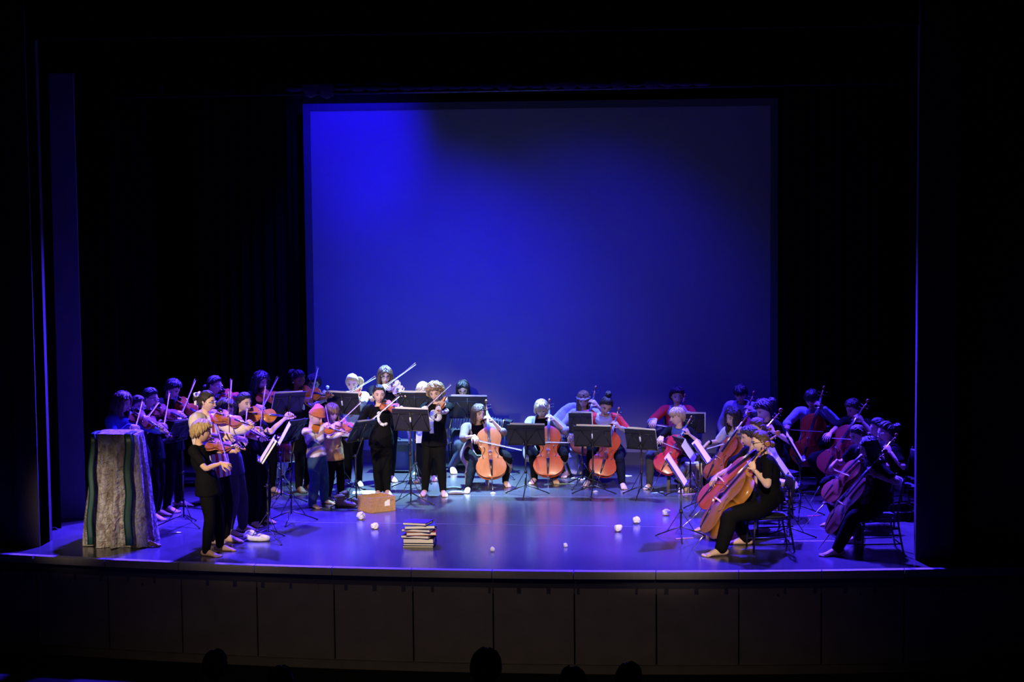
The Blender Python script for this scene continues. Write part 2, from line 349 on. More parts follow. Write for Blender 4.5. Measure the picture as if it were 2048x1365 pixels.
# ------------------------------------------------------------------ string instruments (x: tail to scroll, z: out of the top plate)
_T=np.array([0,.008,.03,.07,.12,.19,.26,.32,.36,.385,.40,.43,.50,.57,.61,.63,.655,.70,.76,.83,.89,.94,.975,.99,1.0])
_W=np.array([.02,.09,.165,.225,.265,.291,.284,.255,.228,.232,.205,.172,.156,.163,.182,.205,.200,.220,.235,.230,.200,.150,.085,.055,.035])
def instrument(name,L,ribs,wk,arch,neck,head,fbw,fb_over,bridge_h,nsta,tail_len,cello):
    """L body length; returns a root with its parts, unit scale"""
    root=empty(name)
    ts=np.interp(np.linspace(0,len(_T)-1,nsta),np.arange(len(_T)),_T); ws=np.interp(ts,_T,_W)*L*wk
    js=np.linspace(-1,1,9)
    def plate(z0,sg):
        V=[]
        for t,wd in zip(ts,ws):
            ce=math.sin(math.pi*min(max(t,.0),1))**.55
            for j in js: V.append((t*L, j*wd, z0+sg*(arch*ce*(math.cos(j*math.pi*.5)**1.3)+L*.006)))
        k=len(js); F=[]
        for i in range(len(ts)-1):
            for j in range(k-1):
                q=(i*k+j,(i+1)*k+j,(i+1)*k+j+1,i*k+j+1); F.append(q if sg<0 else q[::-1])
        return np.array(V),F
    mb=MB(); mb.add(plate(0,1)); mb.add(plate(-ribs,-1))
    k=len(js)
    for sg,jj in ((1,k-1),(-1,0)):      # edge lips and ribs
        V=[];F=[]; prof=[(1.0,L*.006),(1.0,-L*.006),(.965,-L*.006),(.965,-ribs+L*.006),(1.0,-ribs+L*.006),(1.0,-ribs-L*.006)]
        for t,wd in zip(ts,ws):
            for a,z in prof: V.append((t*L,sg*wd*a,z))
        q=len(prof)
        for i in range(len(ts)-1):
            for j in range(q-1): F.append((i*q+j,i*q+j+1,(i+1)*q+j+1,(i+1)*q+j))
        mb.add((np.array(V),F))
    mb.add(box((0,0,-ribs/2),(L*.004,ws[0],ribs/2))); mb.add(box((L,0,-ribs/2),(L*.004,ws[-1],ribs/2)))
    build(mb,'body',VARN,root)
    za=arch+L*.006
    # neck, pegbox and scroll
    mb=MB(); zt=za*.9
    mb.add(tube(spline([(L*.985,0,-ribs*.45),(L*1.0,0,-ribs*.15),(L*1.03,0,zt*.35),(L+neck,0,zt*.75)],6),[(fbw*.5,ribs*.42),(fbw*.5,ribs*.3),(fbw*.47,zt*.75+.003),(fbw*.40,zt*.55+.003)],8,up=Z,rnd=False) if False else tube([(L*.99,0,-ribs*.5),(L*1.0,0,-ribs*.2),(L*1.04,0,zt*.3),(L+neck*.5,0,zt*.45),(L+neck,0,zt*.6)],[(fbw*.42,ribs*.45),(fbw*.44,ribs*.3),(fbw*.44,fbw*.42),(fbw*.42,fbw*.38),(fbw*.40,fbw*.34)],8,up=Z))
    build(mb,'neck',NECKW,root)
    mb=MB(); x0=L+neck; hl=head; zc=zt*.6
    mb.add(tube([(x0-hl*.04,0,zc),(x0+hl*.25,0,zc-hl*.02),(x0+hl*.62,0,zc-hl*.10)],[(fbw*.44,fbw*.42),(fbw*.40,fbw*.40),(fbw*.30,fbw*.30)],8,up=Z))
    sp=[];sr=[]; c0=v3(x0+hl*.82,0,zc-hl*.02)
    for i in range(15):
        a=-math.pi*.75+i/14*math.pi*3.2; r=hl*.155*(1-i/14*.72); sp.append(c0+v3(math.cos(a)*r,0,math.sin(a)*r)); sr.append((fbw*(.30+.30*i/14),hl*.062*(1-i/14*.45)))
    mb.add(tube(sp,sr,6,up=v3(0,0,-1) if False else None))
    mb.add(ell(c0,(hl*.05,fbw*.62,hl*.05),None,8,6))
    build(mb,'scroll',NECKW,root)
    for i,(dx,sg) in enumerate(((.12,1),(.24,-1),(.38,1),(.50,-1))):
        c=v3(x0+hl*dx,0,zc-hl*.02); e=c+v3(0,sg*fbw*1.5,0); mb=MB()
        mb.add(tube([c,e],[hl*.028,hl*.02],6,rnd=False)); mb.add(ell(e+v3(0,sg*fbw*.25,0),(hl*.065,fbw*.36,hl*.03),None,8,6)); build(mb,'peg',EBONY,root)
    # fingerboard
    mb=MB(); f0=L-fb_over; f1=L+neck; zb=lambda t: zt*.75+fbw*.15+ (1-t)*bridge_h*.42
    V=[];F=[]; n=7
    for t,wd in ((0,fbw*.74),(1,fbw*.42)):
        for j in range(n):
            y=-1+2*j/(n-1); V.append((f0+(f1-f0)*t,y*wd,zb(t)+fbw*.14*math.cos(y*1.4)))
        for j in range(n):
            y=1-2*j/(n-1); V.append((f0+(f1-f0)*t,y*wd,zb(t)-fbw*.14))
    q=2*n
    for j in range(q): F.append((j,q+j,q+(j+1)%q,(j+1)%q))
    F.append(tuple(range(q))); F.append(tuple(range(2*q-1,q-1,-1)))
    mb.add((np.array(V),F)); build(mb,'fingerboard',EBONY,root,smooth=False)
    # bridge, tailpiece, strings
    bx=L*.49; bt=za+bridge_h; bw=fbw*.95
    mb=MB(); prof=[(-1,0),(-.62,0),(-.5,.18),(.5,.18),(.62,0),(1,0),(.98,.3),(.72,.55),(.86,.8),(.5,.96),(0,1.03),(-.5,.96),(-.86,.8),(-.72,.55),(-.98,.3)]
    mb.add(ngon_prism([(bx-L*.006,p*bw,za*.93+q_*bridge_h) for p,q_ in prof],(1,0,0),L*.012)); build(mb,'bridge',BRIDGE,root,smooth=False)
    tp0,tp1=L*.03,L*.03+tail_len; mb=MB()
    mb.add(tube([(tp0,0,za*.55+.006*L/.36),(tp0+tail_len*.5,0,za+bridge_h*.25),(tp1,0,za+bridge_h*.45)],[(fbw*.34,fbw*.12),(fbw*.5,fbw*.16),(fbw*.75,fbw*.2)],8,up=Z))
    mb.add(rod((tp0,0,za*.6),(-L*.008,0,-ribs*.1),fbw*.09)); build(mb,'tailpiece',EBONY,root)
    mb=MB(); sr_=L*.0022
    for i in range(4):
        y=(i-1.5)/1.5; a=v3(tp1,y*fbw*.5,za+bridge_h*.5); b=v3(bx,y*fbw*.62,bt*.99+bridge_h*.02*(1-abs(y))); c=v3(f1,y*fbw*.30,zb(1)+fbw*.2)
        mb.add(rod(a,b,sr_,4)); mb.add(rod(b,c,sr_,4))
    build(mb,'strings',STRING,root)
    for sg in (-1,1):     # f-holes, inlaid dark cuts just proud of the arch
        pts=[]
        for t in np.linspace(-1,1,9):
            x=bx+t*L*.105; y=sg*(L*.122*wk+L*.028*wk*math.sin(t*2.6)*-1+L*.012*t*-1*0); pts.append((x,y))
        mb=MB(); P=[]
        for x,y in pts:
            wd=np.interp(x/L,_T,_W)*L*wk; j=y/wd; P.append((x,y,arch*math.sin(math.pi*x/L)**.55*math.cos(min(abs(j),1)*math.pi*.5)**1.3+L*.006+L*.0005))
        mb.add(tube(P,[(L*.007,L*.0022)]*len(P),6,up=Z)); mb.add(ell(P[0],(L*.013,L*.013,L*.002),None,8,4)); mb.add(ell(P[-1],(L*.011,L*.011,L*.002),None,8,4))
        build(mb,'f_hole',EBONY,root)
    if not cello:
        mb=MB(); mb.add(tube([(L*.005,L*.13,za*.9),(L*.05,L*.15,za+L*.03),(L*.16,L*.13,za+L*.028),(L*.2,L*.10,za*.95+L*.01)],[(L*.04,L*.016),(L*.07,L*.02),(L*.07,L*.016),(L*.03,L*.01)],8,up=Z))
        mb.add(rod((L*.02,L*.12,za),(L*.02,L*.12,-ribs),L*.008)); build(mb,'chin_rest',EBONY,root)
        mb=MB(); mb.add(tube([(L*.10,L*.27*wk*-1,-ribs-L*.03),(L*.12,0,-ribs-L*.07),(L*.14,L*.27*wk,-ribs-L*.03)],[(L*.05,L*.02)]*3,8,up=Z)); build(mb,'shoulder_rest',EBONY,root)
    return root
VIOLIN=instrument('violin',.356,.030,1.0,.013,.130,.104,.021,.085,.030,44,.11,False)          # overall .59
CELLO =instrument('cello',.800,.120,1.0,.028,.250,.185,.034,.31,.085,44,.235,True)            # overall 1.235
VLEN=.59; CLEN=1.235
def make_bow(L,r):
    root=empty('bow'); mb=MB()
    P=[];R=[]
    for i in range(10):
        t=i/9; P.append((t*L,0,.022*L/.7*(1-.8*math.sin(math.pi*t)*1.0)+.004)); R.append(r*(1-.35*t))
    mb.add(tube(P,R,6)); mb.add(tube([(L*1.0,0,P[-1][2]),(L*1.003,0,.004),(L*1.0,0,-.004)],[(r*.9,r*1.6),(r*.7,r*1.2),(r*.7,r)],6)); build(mb,'stick',STICK,root)
    mb=MB(); mb.add(box((L*.52,0,-.004),(L*.475,r*1.4,r*.6))); build(mb,'bow_hair',HORSE,root,smooth=False)
    mb=MB(); mb.add(box((L*.055,0,.006),(L*.03,r*1.3,.010))); build(mb,'frog',EBONY,root,smooth=False)
    mb=MB(); mb.add(rod((-L*.025,0,P[0][2]),(0,0,P[0][2]),r*1.05,6)); build(mb,'screw',METAL,root)
    return root
VBOW=make_bow(.70,.0042); CBOW=make_bow(.69,.0055)
PROTOS=[VIOLIN,CELLO,VBOW,CBOW]; USED=set()
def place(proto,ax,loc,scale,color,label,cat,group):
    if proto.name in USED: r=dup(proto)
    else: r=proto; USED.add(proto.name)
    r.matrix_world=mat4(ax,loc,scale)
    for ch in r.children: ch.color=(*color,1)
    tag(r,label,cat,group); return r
def second(p0,uv1,L,sgn):
    """point on the ray of pixel uv1 at distance L from p0, nearer (sgn<0) or farther (sgn>0); nearest fit if the ray misses"""
    d=nrm(_ray(*uv1)); q=p0-CAM; b=q@d; h=q@q-b*b; r=L*L-h
    return CAM+d*(b+(sgn*math.sqrt(r) if r>0 else 0))
# ------------------------------------------------------------------ people
JOBS=[]
def job(o,mb_core,voxel,smooth,extra=None,mats=None,after=None): JOBS.append((o,mb_core,voxel,smooth,extra,mats,after))
def run_jobs():
    tmp=[]
    for o,core,vx,sm,extra,mats,after in JOBS:
        t=bpy.data.objects.new('tmp',mesh_from('tmp',core.verts(),core.f,[],None,False)); COL.objects.link(t)
        m=t.modifiers.new('r','REMESH'); m.mode='VOXEL'; m.voxel_size=vx
        s=t.modifiers.new('s','SMOOTH'); s.factor=.5; s.iterations=sm
        tmp.append(t)
    dg=bpy.context.evaluated_depsgraph_get(); dg.update()
    for t,(o,core,vx,sm,extra,mats,after) in zip(tmp,JOBS):
        e=t.evaluated_get(dg); em=e.to_mesh()
        n=len(em.vertices); co=np.empty(n*3); em.vertices.foreach_get('co',co); V=co.reshape(-1,3)
        F=[tuple(p.vertices) for p in em.polygons]; mi=[0]*len(F); e.to_mesh_clear()
        if after: after(V,F)
        if extra is not None and extra.n:
            F=F+[tuple(i+n for i in q) for q in extra.f]; mi=mi+extra.m; V=np.vstack([V,extra.verts()])
        old=o.data; o.data=mesh_from(o.name,V,F,mats,mi); bpy.data.meshes.remove(old)
    for t in tmp:
        me=t.data; bpy.data.objects.remove(t); bpy.data.meshes.remove(me)
    JOBS.clear()
def hjob(name,parent): 
    o=bpy.data.objects.new(name,bpy.data.meshes.new(name)); COL.objects.link(o); o.parent=parent; return o

def rot_about(v,k,a):
    k=nrm(k); return v*math.cos(a)+np.cross(k,v)*math.sin(a)+k*(k@v)*(1-math.cos(a))
def ik(A,B,l1,l2,pole):
    d=B-A; D=np.linalg.norm(d)
    if D>(l1+l2)*.995: s=D/((l1+l2)*.995); l1*=s; l2*=s
    D=max(D,abs(l1-l2)+1e-3); d=nrm(d); a=(l1*l1-l2*l2+D*D)/(2*D); h=math.sqrt(max(l1*l1-a*a,0))
    p=pole-d*(pole@d); return A+d*a+nrm(p)*h

_tt=np.linspace(-math.pi,math.pi,44,endpoint=False); _az=_tt-.42*np.sin(_tt)   # dense to the front
def head_mesh(mb,H,ax,hs,skin,lips,pitch_open=0):
    rl,rf,ru=.071*hs,.090*hs,.109*hs; nv=34; L=[]
    def surf(d):
        l,f,u=d; x,y,z=l*rl,f*rf,u*ru
        if u<0:
            k=-u; x*=1-.30*k**1.6; 
            if f<0: y*=1-.55*k**1.2
            else: y*=1-.10*k
        if f>0:
            X=x/hs; Zz=z/hs
            g=lambda cx,cz,sx,sz: math.exp(-((X-cx)/sx)**2-((Zz-cz)/sz)**2)
            y+=hs*(.020*g(0,-.030,.0105,.014)+.010*g(0,-.008,.008,.020)-.0095*(g(.031,.004,.017,.013)+g(-.031,.004,.017,.013))+.004*(g(.03,.026,.02,.008)+g(-.03,.026,.02,.008))
                   +.006*g(0,-.062,.022,.012)-.003*g(0,-.074,.02,.006)+.008*g(0,-.092,.022,.014)+.004*(g(.042,-.03,.02,.02)+g(-.042,-.03,.02,.02)))
        return (x,y,z)
    V=[surf((0,0,-1))]
    for i in range(1,nv):
        p=-math.pi/2+math.pi*i/nv
        for a in _az: V.append(surf((math.cos(p)*math.sin(a),math.cos(p)*math.cos(a),math.sin(p))))
    V.append(surf((0,0,1))); V=np.array(V); n=len(_az); F=[]
    for j in range(n): F.append((0,1+(j+1)%n,1+j)[::-1])
    for i in range(nv-2):
        for j in range(n): F.append((1+i*n+j,1+(i+1)*n+j,1+(i+1)*n+(j+1)%n,1+i*n+(j+1)%n))
    l=len(V)-1;b=1+(nv-2)*n
    for j in range(n): F.append((b+j,l,b+(j+1)%n))
    T=lambda p: np.asarray(p)*hs@ax+H
    mb.add((V@ax+H,F),0)
    for s in (-1,1):
        mb.add(ell(T((s*.031,.0735,.003)),np.array([.0135,.009,.0062])*hs,ax,10,8),2)
        mb.add(ell(T((s*.031,.0803,.0018)),np.array([.0062,.004,.0060])*hs,ax,8,6),3)
        mb.add(tube([T((s*.017,.0855,.0215)),T((s*.031,.084,.0265)),T((s*.047,.072,.022))],[(.0022*hs,.0040*hs)]*3,6,up=ax[2]),4)
        mb.add(tube([T((s*.016,.0805,.0065)),T((s*.031,.0825,.0092)),T((s*.047,.071,.004))],[(.0022*hs,.0028*hs)]*3,6,up=ax[2]),4)
        e=[T((s*.070,-.002,-.022)),T((s*.077,-.010,-.004)),T((s*.078,-.012,.012)),T((s*.073,-.002,.02))]
        mb.add(tube(e,[(.006*hs,.009*hs),(.006*hs,.015*hs),(.006*hs,.016*hs),(.005*hs,.010*hs)],8,up=ax[1]),0)
        mb.add(ell(T((s*.007,.1035,-.037)),np.array([.006,.007,.005])*hs,ax,6,5),0)
    mb.add(tube([T((-.021,.079,-.0625)),T((-.008,.0895,-.0590)),T((0,.0900,-.0605)),T((.008,.0895,-.0590)),T((.021,.079,-.0625))],[(.002*hs,.002*hs),(.004*hs,.0042*hs),(.004*hs,.004*hs),(.004*hs,.0042*hs),(.002*hs,.002*hs)],6,up=ax[2]),1)
    mb.add(tube([T((-.018,.079,-.0655)),T((0,.0895,-.0695)),T((.018,.079,-.0655))],[(.002*hs,.002*hs),(.004*hs,.0045*hs),(.002*hs,.002*hs)],6,up=ax[2]),1)

def hand(mb,W,d,n,side,size=.155,curl=.7,spread=.12,thumb=.6,mi=0):
    """W wrist, d fingers direction, n palm side normal; side +1 left hand"""
    d=nrm(d); n=nrm(n-d*(n@d)); t=np.cross(d,n)*side      # t: towards the thumb
    k=size/.155; pl=.078*k
    mb.add(tube([W-d*.02*k,W,W+d*.03*k,W+d*pl*.75,W+d*pl],[(.019*k,.016*k),(.020*k,.015*k),(.030*k,.014*k),(.035*k,.0125*k),(.032*k,.010*k)],10,up=n),mi)
    for i,(o,ln,c) in enumerate(((.026,.062,.85),(.009,.070,1.0),(-.009,.065,1.05),(-.025,.052,1.15))):
        b=W+d*(pl*(.97 if i<3 else .88))+t*o*k; dd=rot_about(d,n,-side*spread*(1.5-i)*.8); P=[b-dd*.012*k,b]; R=[.0088*k,.0085*k]; p=b
        for s,(fr,ca) in enumerate(((.44,.55),(.32,1.0),(.24,.7))):
            dd=rot_about(dd,t,side*-1*curl*c*ca if False else curl*c*ca*(1 if np.cross(t,d)@n>0 else -1)); p=p+dd*ln*k*fr; P.append(p); R.append((.0078-.0009*s)*k)
        mb.add(tube(P,R,6),mi)
    b=W+d*.022*k+t*.024*k; dd=nrm(d*.65+t*.75+n*.25); p1=b+dd*.036*k; dd2=nrm(d*(1-thumb*.3)+t*(.35-.3*thumb)+n*thumb); p2=p1+dd2*.028*k; p3=p2+nrm(dd2+n*.2)*.018*k
    mb.add(tube([b-dd*.018*k,b,p1,p2,p3],[.011*k,.0115*k,.0095*k,.0085*k,.0065*k],6),mi)

def foot(mb,p,d,size,left,mi=0):
    """p: floor point under the ankle, d: toe direction"""
    d=nrm(v3(d[0],d[1],0)); s=np.cross(Z,d); k=size/.22; sd=1 if left else -1
    P=[p-d*.052*k+Z*.030*k,p-d*.03*k+Z*.036*k,p+d*.02*k+Z*.040*k,p+d*.07*k+Z*.030*k,p+d*.115*k+Z*.019*k,p+d*.145*k+Z*.014*k]
    mb.add(tube(P,[(.022*k,.028*k),(.030*k,.035*k),(.032*k,.039*k),(.037*k,.029*k),(.042*k,.018*k),(.038*k,.013*k)],10,up=Z),mi)
    for i,(o,a,r) in enumerate(((.030,.160,.0125),(.010,.163,.0095),(-.006,.157,.0088),(-.020,.149,.0082),(-.032,.138,.0078))):
        c=p+d*a*k-s*sd*o*k; mb.add(tube([c-d*.022*k+Z*(.012*k),c+Z*r*k,c+d*.012*k+Z*r*k*.9],[r*k,r*k,r*k*.85],6),mi)

def hair_mesh(mb,H,ax,hs,st,rng):
    c0=v3(0,-.004,.006)*hs; R=v3(.0775,.0965,.1125)*hs
    T=lambda p: np.asarray(p)@ax+H
    vol=st.get('vol',.04); ln=st.get('len',.0); bangs=st.get('bangs',False); curl=st.get('curl',0); tie=st.get('tie'); N=int(st.get('n',80)*1.35); part=st.get('part',0.0)
    long_=ln>.02
    hx=np.radians([0,40,62,80,95,125,180]); hy=np.array([.56,.50,.30,.05,-.22,-.55,-.68]) if not long_ else np.array([.56,.48,.15,-.15,-.45,-.6,-.7])
    def line(a): return np.interp(abs(a),hx,hy)
    def S(a,u,k=1.0):
        c=math.sqrt(max(1-u*u,0)); return c0+R*v3(c*math.sin(a),c*math.cos(a),u)*k
    nu,nv=30,20; V=[S(0,-1,.7)]
    for i in range(1,nv):
        u=math.sin(-math.pi/2+math.pi*i/nv)
        for j in range(nu):
            a=-math.pi+2*math.pi*j/nu; q=min(max((u-line(a))/.10+.5,0),1); q=q*q*(3-2*q)
            k=.80+(.235+vol*.6)*q*(1 if u>-.3 else .96); V.append(S(a,u,k+ (rng.uniform(-1,1)*.035*min(curl,1.2) if q>.9 else 0)))
    V.append(S(0,1,1.035+vol*.6)); V=np.array(V); F=[]
    for j in range(nu): F.append((0,1+j,1+(j+1)%nu))
    for i in range(nv-2):
        for j in range(nu): F.append((1+i*nu+j,1+(i+1)*nu+j,1+(i+1)*nu+(j+1)%nu,1+i*nu+(j+1)%nu))
    l=len(V)-1;b=1+(nv-2)*nu
    for j in range(nu): F.append((b+j,l,b+(j+1)%nu))
    mb.add((V@ax+H,F))
    if tie:
        tp={'pony':v3(0,-.102,.045),'low':v3(0,-.098,-.045),'top':v3(0,-.045,.118),'bun':v3(0,-.108,.02),'side':v3(.075,-.055,.055)}[tie]*hs
        td=nrm(tp-c0)
        for i in range(N//2):
            a=rng.uniform(-math.pi,math.pi); u0=line(a)+.03; p0=nrm(S(a,u0)-c0); P=[]
            for t in np.linspace(0,1,6):
                q=nrm(p0*(1-t)+td*t+v3(0,0,.25)*math.sin(math.pi*t)); P.append(T(c0+R*q*(1.03+vol*.7+.012*math.sin(math.pi*t))))
            mb.add(tube(P,[(.007*hs,.004*hs)]+[(.012*hs,.006*hs)]*4+[(.008*hs,.006*hs)],5,up=nrm(P[2]-H),rnd=False))
        bl=st.get('tail',0)
        if bl:
            for i in range(16):
                o=v3(rng.uniform(-1,1),rng.uniform(-1,.2),0)*.018*hs; P=[]; ph=rng.uniform(0,6)
                for t in np.linspace(0,1,8):
                    p=tp+nrm(v3(td[0],td[1],.15))*(.045*math.sin(min(t*3,1.57)))*hs+v3(0,0,-bl*max(t-.08,0))+o*(.4+1.3*math.sin(math.pi*min(t*1.2,1)))
                    p=p+v3(math.sin(ph+t*9),math.cos(ph+t*9),0)*.012*curl*t; P.append(T(p))
                mb.add(tube(P,[.009*hs]+[.011*hs]*5+[.008*hs,.003*hs],5))
        else:
            br=st.get('bun',.034)*hs
            for i in range(16):
                q=nrm(v3(rng.gauss(0,1),rng.gauss(0,1),rng.gauss(0,1))); r=nrm(np.cross(q,v3(.3,.5,.2))); P=[]
                for t in np.linspace(0,math.pi*1.6,7): P.append(T(tp+td*br*.75+(r*math.cos(t)+np.cross(q,r)*math.sin(t))*br*rng.uniform(.75,1.0)))
                mb.add(tube(P,[br*.30]*7,5))
        if not st.get('loose'): return
        N=N//2
    for i in range(N):
        a=math.pi*2*(i+rng.random())/N-math.pi; k=1.04+vol*rng.uniform(.3,1.3)+.02*rng.random()
        fr=abs(a)<.95; u0=rng.uniform(.55,.98); sg=1 if a>part else -1; ph=rng.uniform(0,6); P=[]
        if fr and not bangs and not long_: ue=rng.uniform(.42,.6)
        elif fr and bangs: ue=rng.uniform(.06,.22)
        elif long_: ue=-.15
        else: ue=line(a)+rng.uniform(-.12,.12)
        if u0<ue+.15: u0=ue+.2
        m=6
        for t in np.linspace(0,1,m):
            u=u0+(ue-u0)*t; aa=a
            if fr and long_ and not bangs: aa=a+(sg*1.25-a)*min(t*1.6,1)**1.2
            kk=k+.02*math.sin(math.pi*t)-(.03 if t>.9 and not long_ else 0)
            p=S(aa,max(min(u,.999),-.99),kk); am=curl*.011*(.3+t)
            P.append(p+v3(math.sin(ph+t*7),math.cos(ph+t*7)*.6,math.sin(ph*2+t*6)*.6)*am*hs)
        if long_ and not (fr and bangs):
            e=P[-1]; out=nrm(v3(e[0],e[1],0)); L_=ln*rng.uniform(.82,1.08)
            for t in np.linspace(.2,1,5):
                w_=curl*.018*t
                P.append(e+v3(0,0,-L_*t)+out*(.012*math.sin(t*3)-.012*t)*hs+v3(math.sin(ph+t*8),math.cos(ph+t*8),0)*w_)
        nP=len(P); rr=[(.0045+.0085*math.sin(math.pi*min((q+1)/(nP+.5),1))**.6) for q in range(nP)]; rr[-1]=.003
        wd=1.0 if curl<.8 else 1.15
        mb.add(tube([T(p) for p in P],[(r*hs*wd,r*hs*(.55 if curl<.8 else 1.0)) for r in rr],5,up=ax[1] if abs(a)<1.2 else None,rnd=False))

HAIRC={'black':(.010,.008,.008),'dark':(.022,.014,.010),'brown':(.075,.038,.018),'lbrown':(.16,.085,.035),'blond':(.52,.36,.17),'dblond':(.36,.24,.10)}
def hair_mat(c): return mat('hair_'+c,HAIRC[c],.46,0,.45,.35,60,.5,160,stretch=(1,1,.12))
SHORTS={}
class Person:
    def __init__(s,label,who,feet,head,yaw=0,hy=None,hp=8,roll=0,ht=None,dy=0.0,seat=None,lean=.06,skin=0,hs=1.0,zf=0.0,toes=None,group='young musicians on the stage'):
        s.label,s.who,s.skin,s.hs,s.group=label,who,skin,hs,group
        s.feet=[floor_at(u,v,zf) for u,v in feet]
        if len(s.feet)==1:
            b=s.feet[0]; L=np.cross(Z,dirv(yaw)); s.feet=[b+L*.075,b-L*.075]
        s.base=(s.feet[0]+s.feet[1])/2; s.zf=zf
        s.f=dirv(yaw); s.L=np.cross(Z,s.f); hy=yaw if hy is None else hy
        s.H=at(head[0],head[1],s.base[1]+dy)
        f0=dirv(hy); l0=np.cross(Z,f0); a=math.radians(hp); hf=f0*math.cos(a)-Z*math.sin(a); hu=f0*math.sin(a)+Z*math.cos(a); r=math.radians(roll)
        s.ax=np.array([l0*math.cos(r)+hu*math.sin(r),hf,hu*math.cos(r)-l0*math.sin(r)])
        s.ht=ht if ht else (s.H[2]-zf)+.115*hs; s.seat=seat=None if seat is None else min(seat,.252*s.ht)
        s.N=s.H-s.ax[2]*.10*hs-Z*.045*hs-s.ax[1]*.020*hs
        ht=s.ht; s.sw=.108*ht
        if seat is None:
            s.P=v3(s.base[0]*.7+s.H[0]*.3,s.base[1]*.7+s.H[1]*.3,zf+.515*ht)-s.f*.01
        else:
            s.P=v3(s.H[0],s.H[1],zf+seat+.075*s.ht/1.4+.030)-s.f*lean
        s.toes=[dirv(t) for t in (toes if toes is not None else (yaw+12,yaw-12))]
        SC=s.N-Z*.045; s.SL=SC+s.L*s.sw; s.SR=SC-s.L*s.sw
        s.l1,s.l2=.178*ht,.160*ht; s.wL=s.wR=None; s.poleL=s.L*.5-Z*1.0; s.poleR=-s.L*.6-Z*.8
        s.splay=.3; s.cello=None; s.bow_out=v3(0,0,0); s.cl=[]; s.glasses=False; s.prints=[]; s.hand_size=.108*ht
    def arms_default(s,which='LR'):
        for c,S,sg in (('L',s.SL,1),('R',s.SR,-1)):
            if c in which: setattr(s,'w'+c,(S+s.L*sg*.05+s.f*.06-Z*(s.l1+s.l2)*.93,-Z+s.f*.15,-s.L*sg,.35))
    def finish(s,hair,top,bottom,extra_cl=(),hairc=None):
        ht=s.ht; p=thing('person',s.label,'person',(s.P[0],s.P[1],s.zf),s.group); o=v3(*p.location)
        s.root=p
        if s.wL is None: s.arms_default('L')
        if s.wR is None: s.arms_default('R')
        off=lambda mb:(setattr(mb,'v',[v-o for v in mb.v]),mb)[1]
        k=ht/1.4; up=s.f; P,N=s.P,s.N; sp=N-P
        C=P+sp*.62+(-s.f*.015 if s.seat is None else -s.f*.03)
        def torso(g,lo=-.06,wide=False):
            pts=[P+Z*lo*k,P+sp*.12,P+sp*.36,C,P+sp*.86,N-Z*.012*k]
            rr=[(.118,.088) if not wide else (.150,.124),(.122,.090) if not wide else (.140,.110),(.108,.078),(.120,.088),(.118,.072),(.056,.050)]
            return tube(*spline(pts,14,[(a*k+g,b*k+g) for a,b in rr]),n=16,up=up,rnd=wide is False)
        eL=ik(s.SL,s.wL[0],s.l1,s.l2,s.poleL); eR=ik(s.SR,s.wR[0],s.l1,s.l2,s.poleR); s.eL,s.eR=eL,eR
        def arm(S,E,W,g,fr,taper=1.0):
            i=N-Z*.05+(S-(N-Z*.045))*.55
            pts=[i,S,S+(E-S)*.5,E,E+(W-E)*.35,W]; rr=[.050*k,.045*k,.038*k,.031*k,.030*k,.0205*k]
            q,r=spline(pts,22,[v3(a,a) for a in rr]); m=int(round(4.4+fr*(21-4.4)/2)) if fr<2 else 21
            m=min(max(m,5),21); return tube(q[:m+1],[float(x[0])+g*(1+ (taper-1)*j/m) for j,x in enumerate(r[:m+1])],10)
        hipL=P+s.L*.062*k-Z*.02*k; hipR=P-s.L*.062*k-Z*.02*k; (thigh,shin)=(.228*ht,.226*ht) if s.seat is None else (.245*ht,.240*ht)
        ank=[f+Z*.075*k for f in s.feet]
        pole=s.f+Z*.2 if s.seat is not None else s.f
        knees=[]
        for h,a,sg in ((hipL,ank[0],1),(hipR,ank[1],-1)): knees.append(ik(h,a,thigh,shin,pole+(s.L*sg*s.splay if s.seat is not None else 0)))
        if s.cello is not None:      # knees close on the ribs of the cello
            cB,ca,cn,cs=s.cello; sd=nrm(np.cross(ca,cn)); sd=sd if sd@s.L>0 else -sd
            tt=(.295*ht-cB[2])/ca[2]; wd=float(np.interp(tt/(.8*cs),_T,_W))*.8*cs; Q=cB+ca*tt-cn*.075*cs
            knees=[Q+sd*(wd+.072*k+.012),Q-sd*(wd+.072*k+.012)]; s.bow_out=sd*.055*k
        s.knees=knees
        def leg(h,kn,a,g,fr,flare=1.0):
            bo=(s.bow_out if (kn-h)@s.bow_out>0 else -s.bow_out); pts=[h+Z*.03*k,h+(kn-h)*.42+bo,kn,kn+(a-kn)*.35,a,a-Z*.035*k]; rr=[.072*k,.070*k,.050*k,.050*k,.033*k,.033*k]
            q,r=spline(pts,24,[v3(x,x) for x in rr]); m=min(max(int(round(fr*11.5)),4),23)
            return tube(q[:m+1],[float(x[0])+g*(1+(flare-1)*j/m) for j,x in enumerate(r[:m+1])],12,up=up)
        core=MB(); core.add(torso(0,-.06 if s.seat is None else -.02,s.seat is not None and None)); core.add(tube([N-Z*.05,N,s.H-s.ax[2]*.055*s.hs-s.ax[1]*.02*s.hs,s.H-s.ax[1]*.01],[.050*k,.042*s.hs,.042*s.hs,.045*s.hs],12))
        core.add(arm(s.SL,eL,s.wL[0],0,2)); core.add(arm(s.SR,eR,s.wR[0],0,2))
        core.add(leg(hipL,knees[0],ank[0],0,2)); core.add(leg(hipR,knees[1],ank[1],0,2))
        ex=MB(); head_mesh(ex,s.H,s.ax,s.hs,0,0)
        for (wr,sd) in ((s.wL,1),(s.wR,-1)): hand(ex,wr[0],wr[1],wr[2],sd,s.hand_size,wr[3])
        for i in (0,1): foot(ex,s.feet[i],s.toes[i],.155*ht,i==0)
        off(core); off(ex)
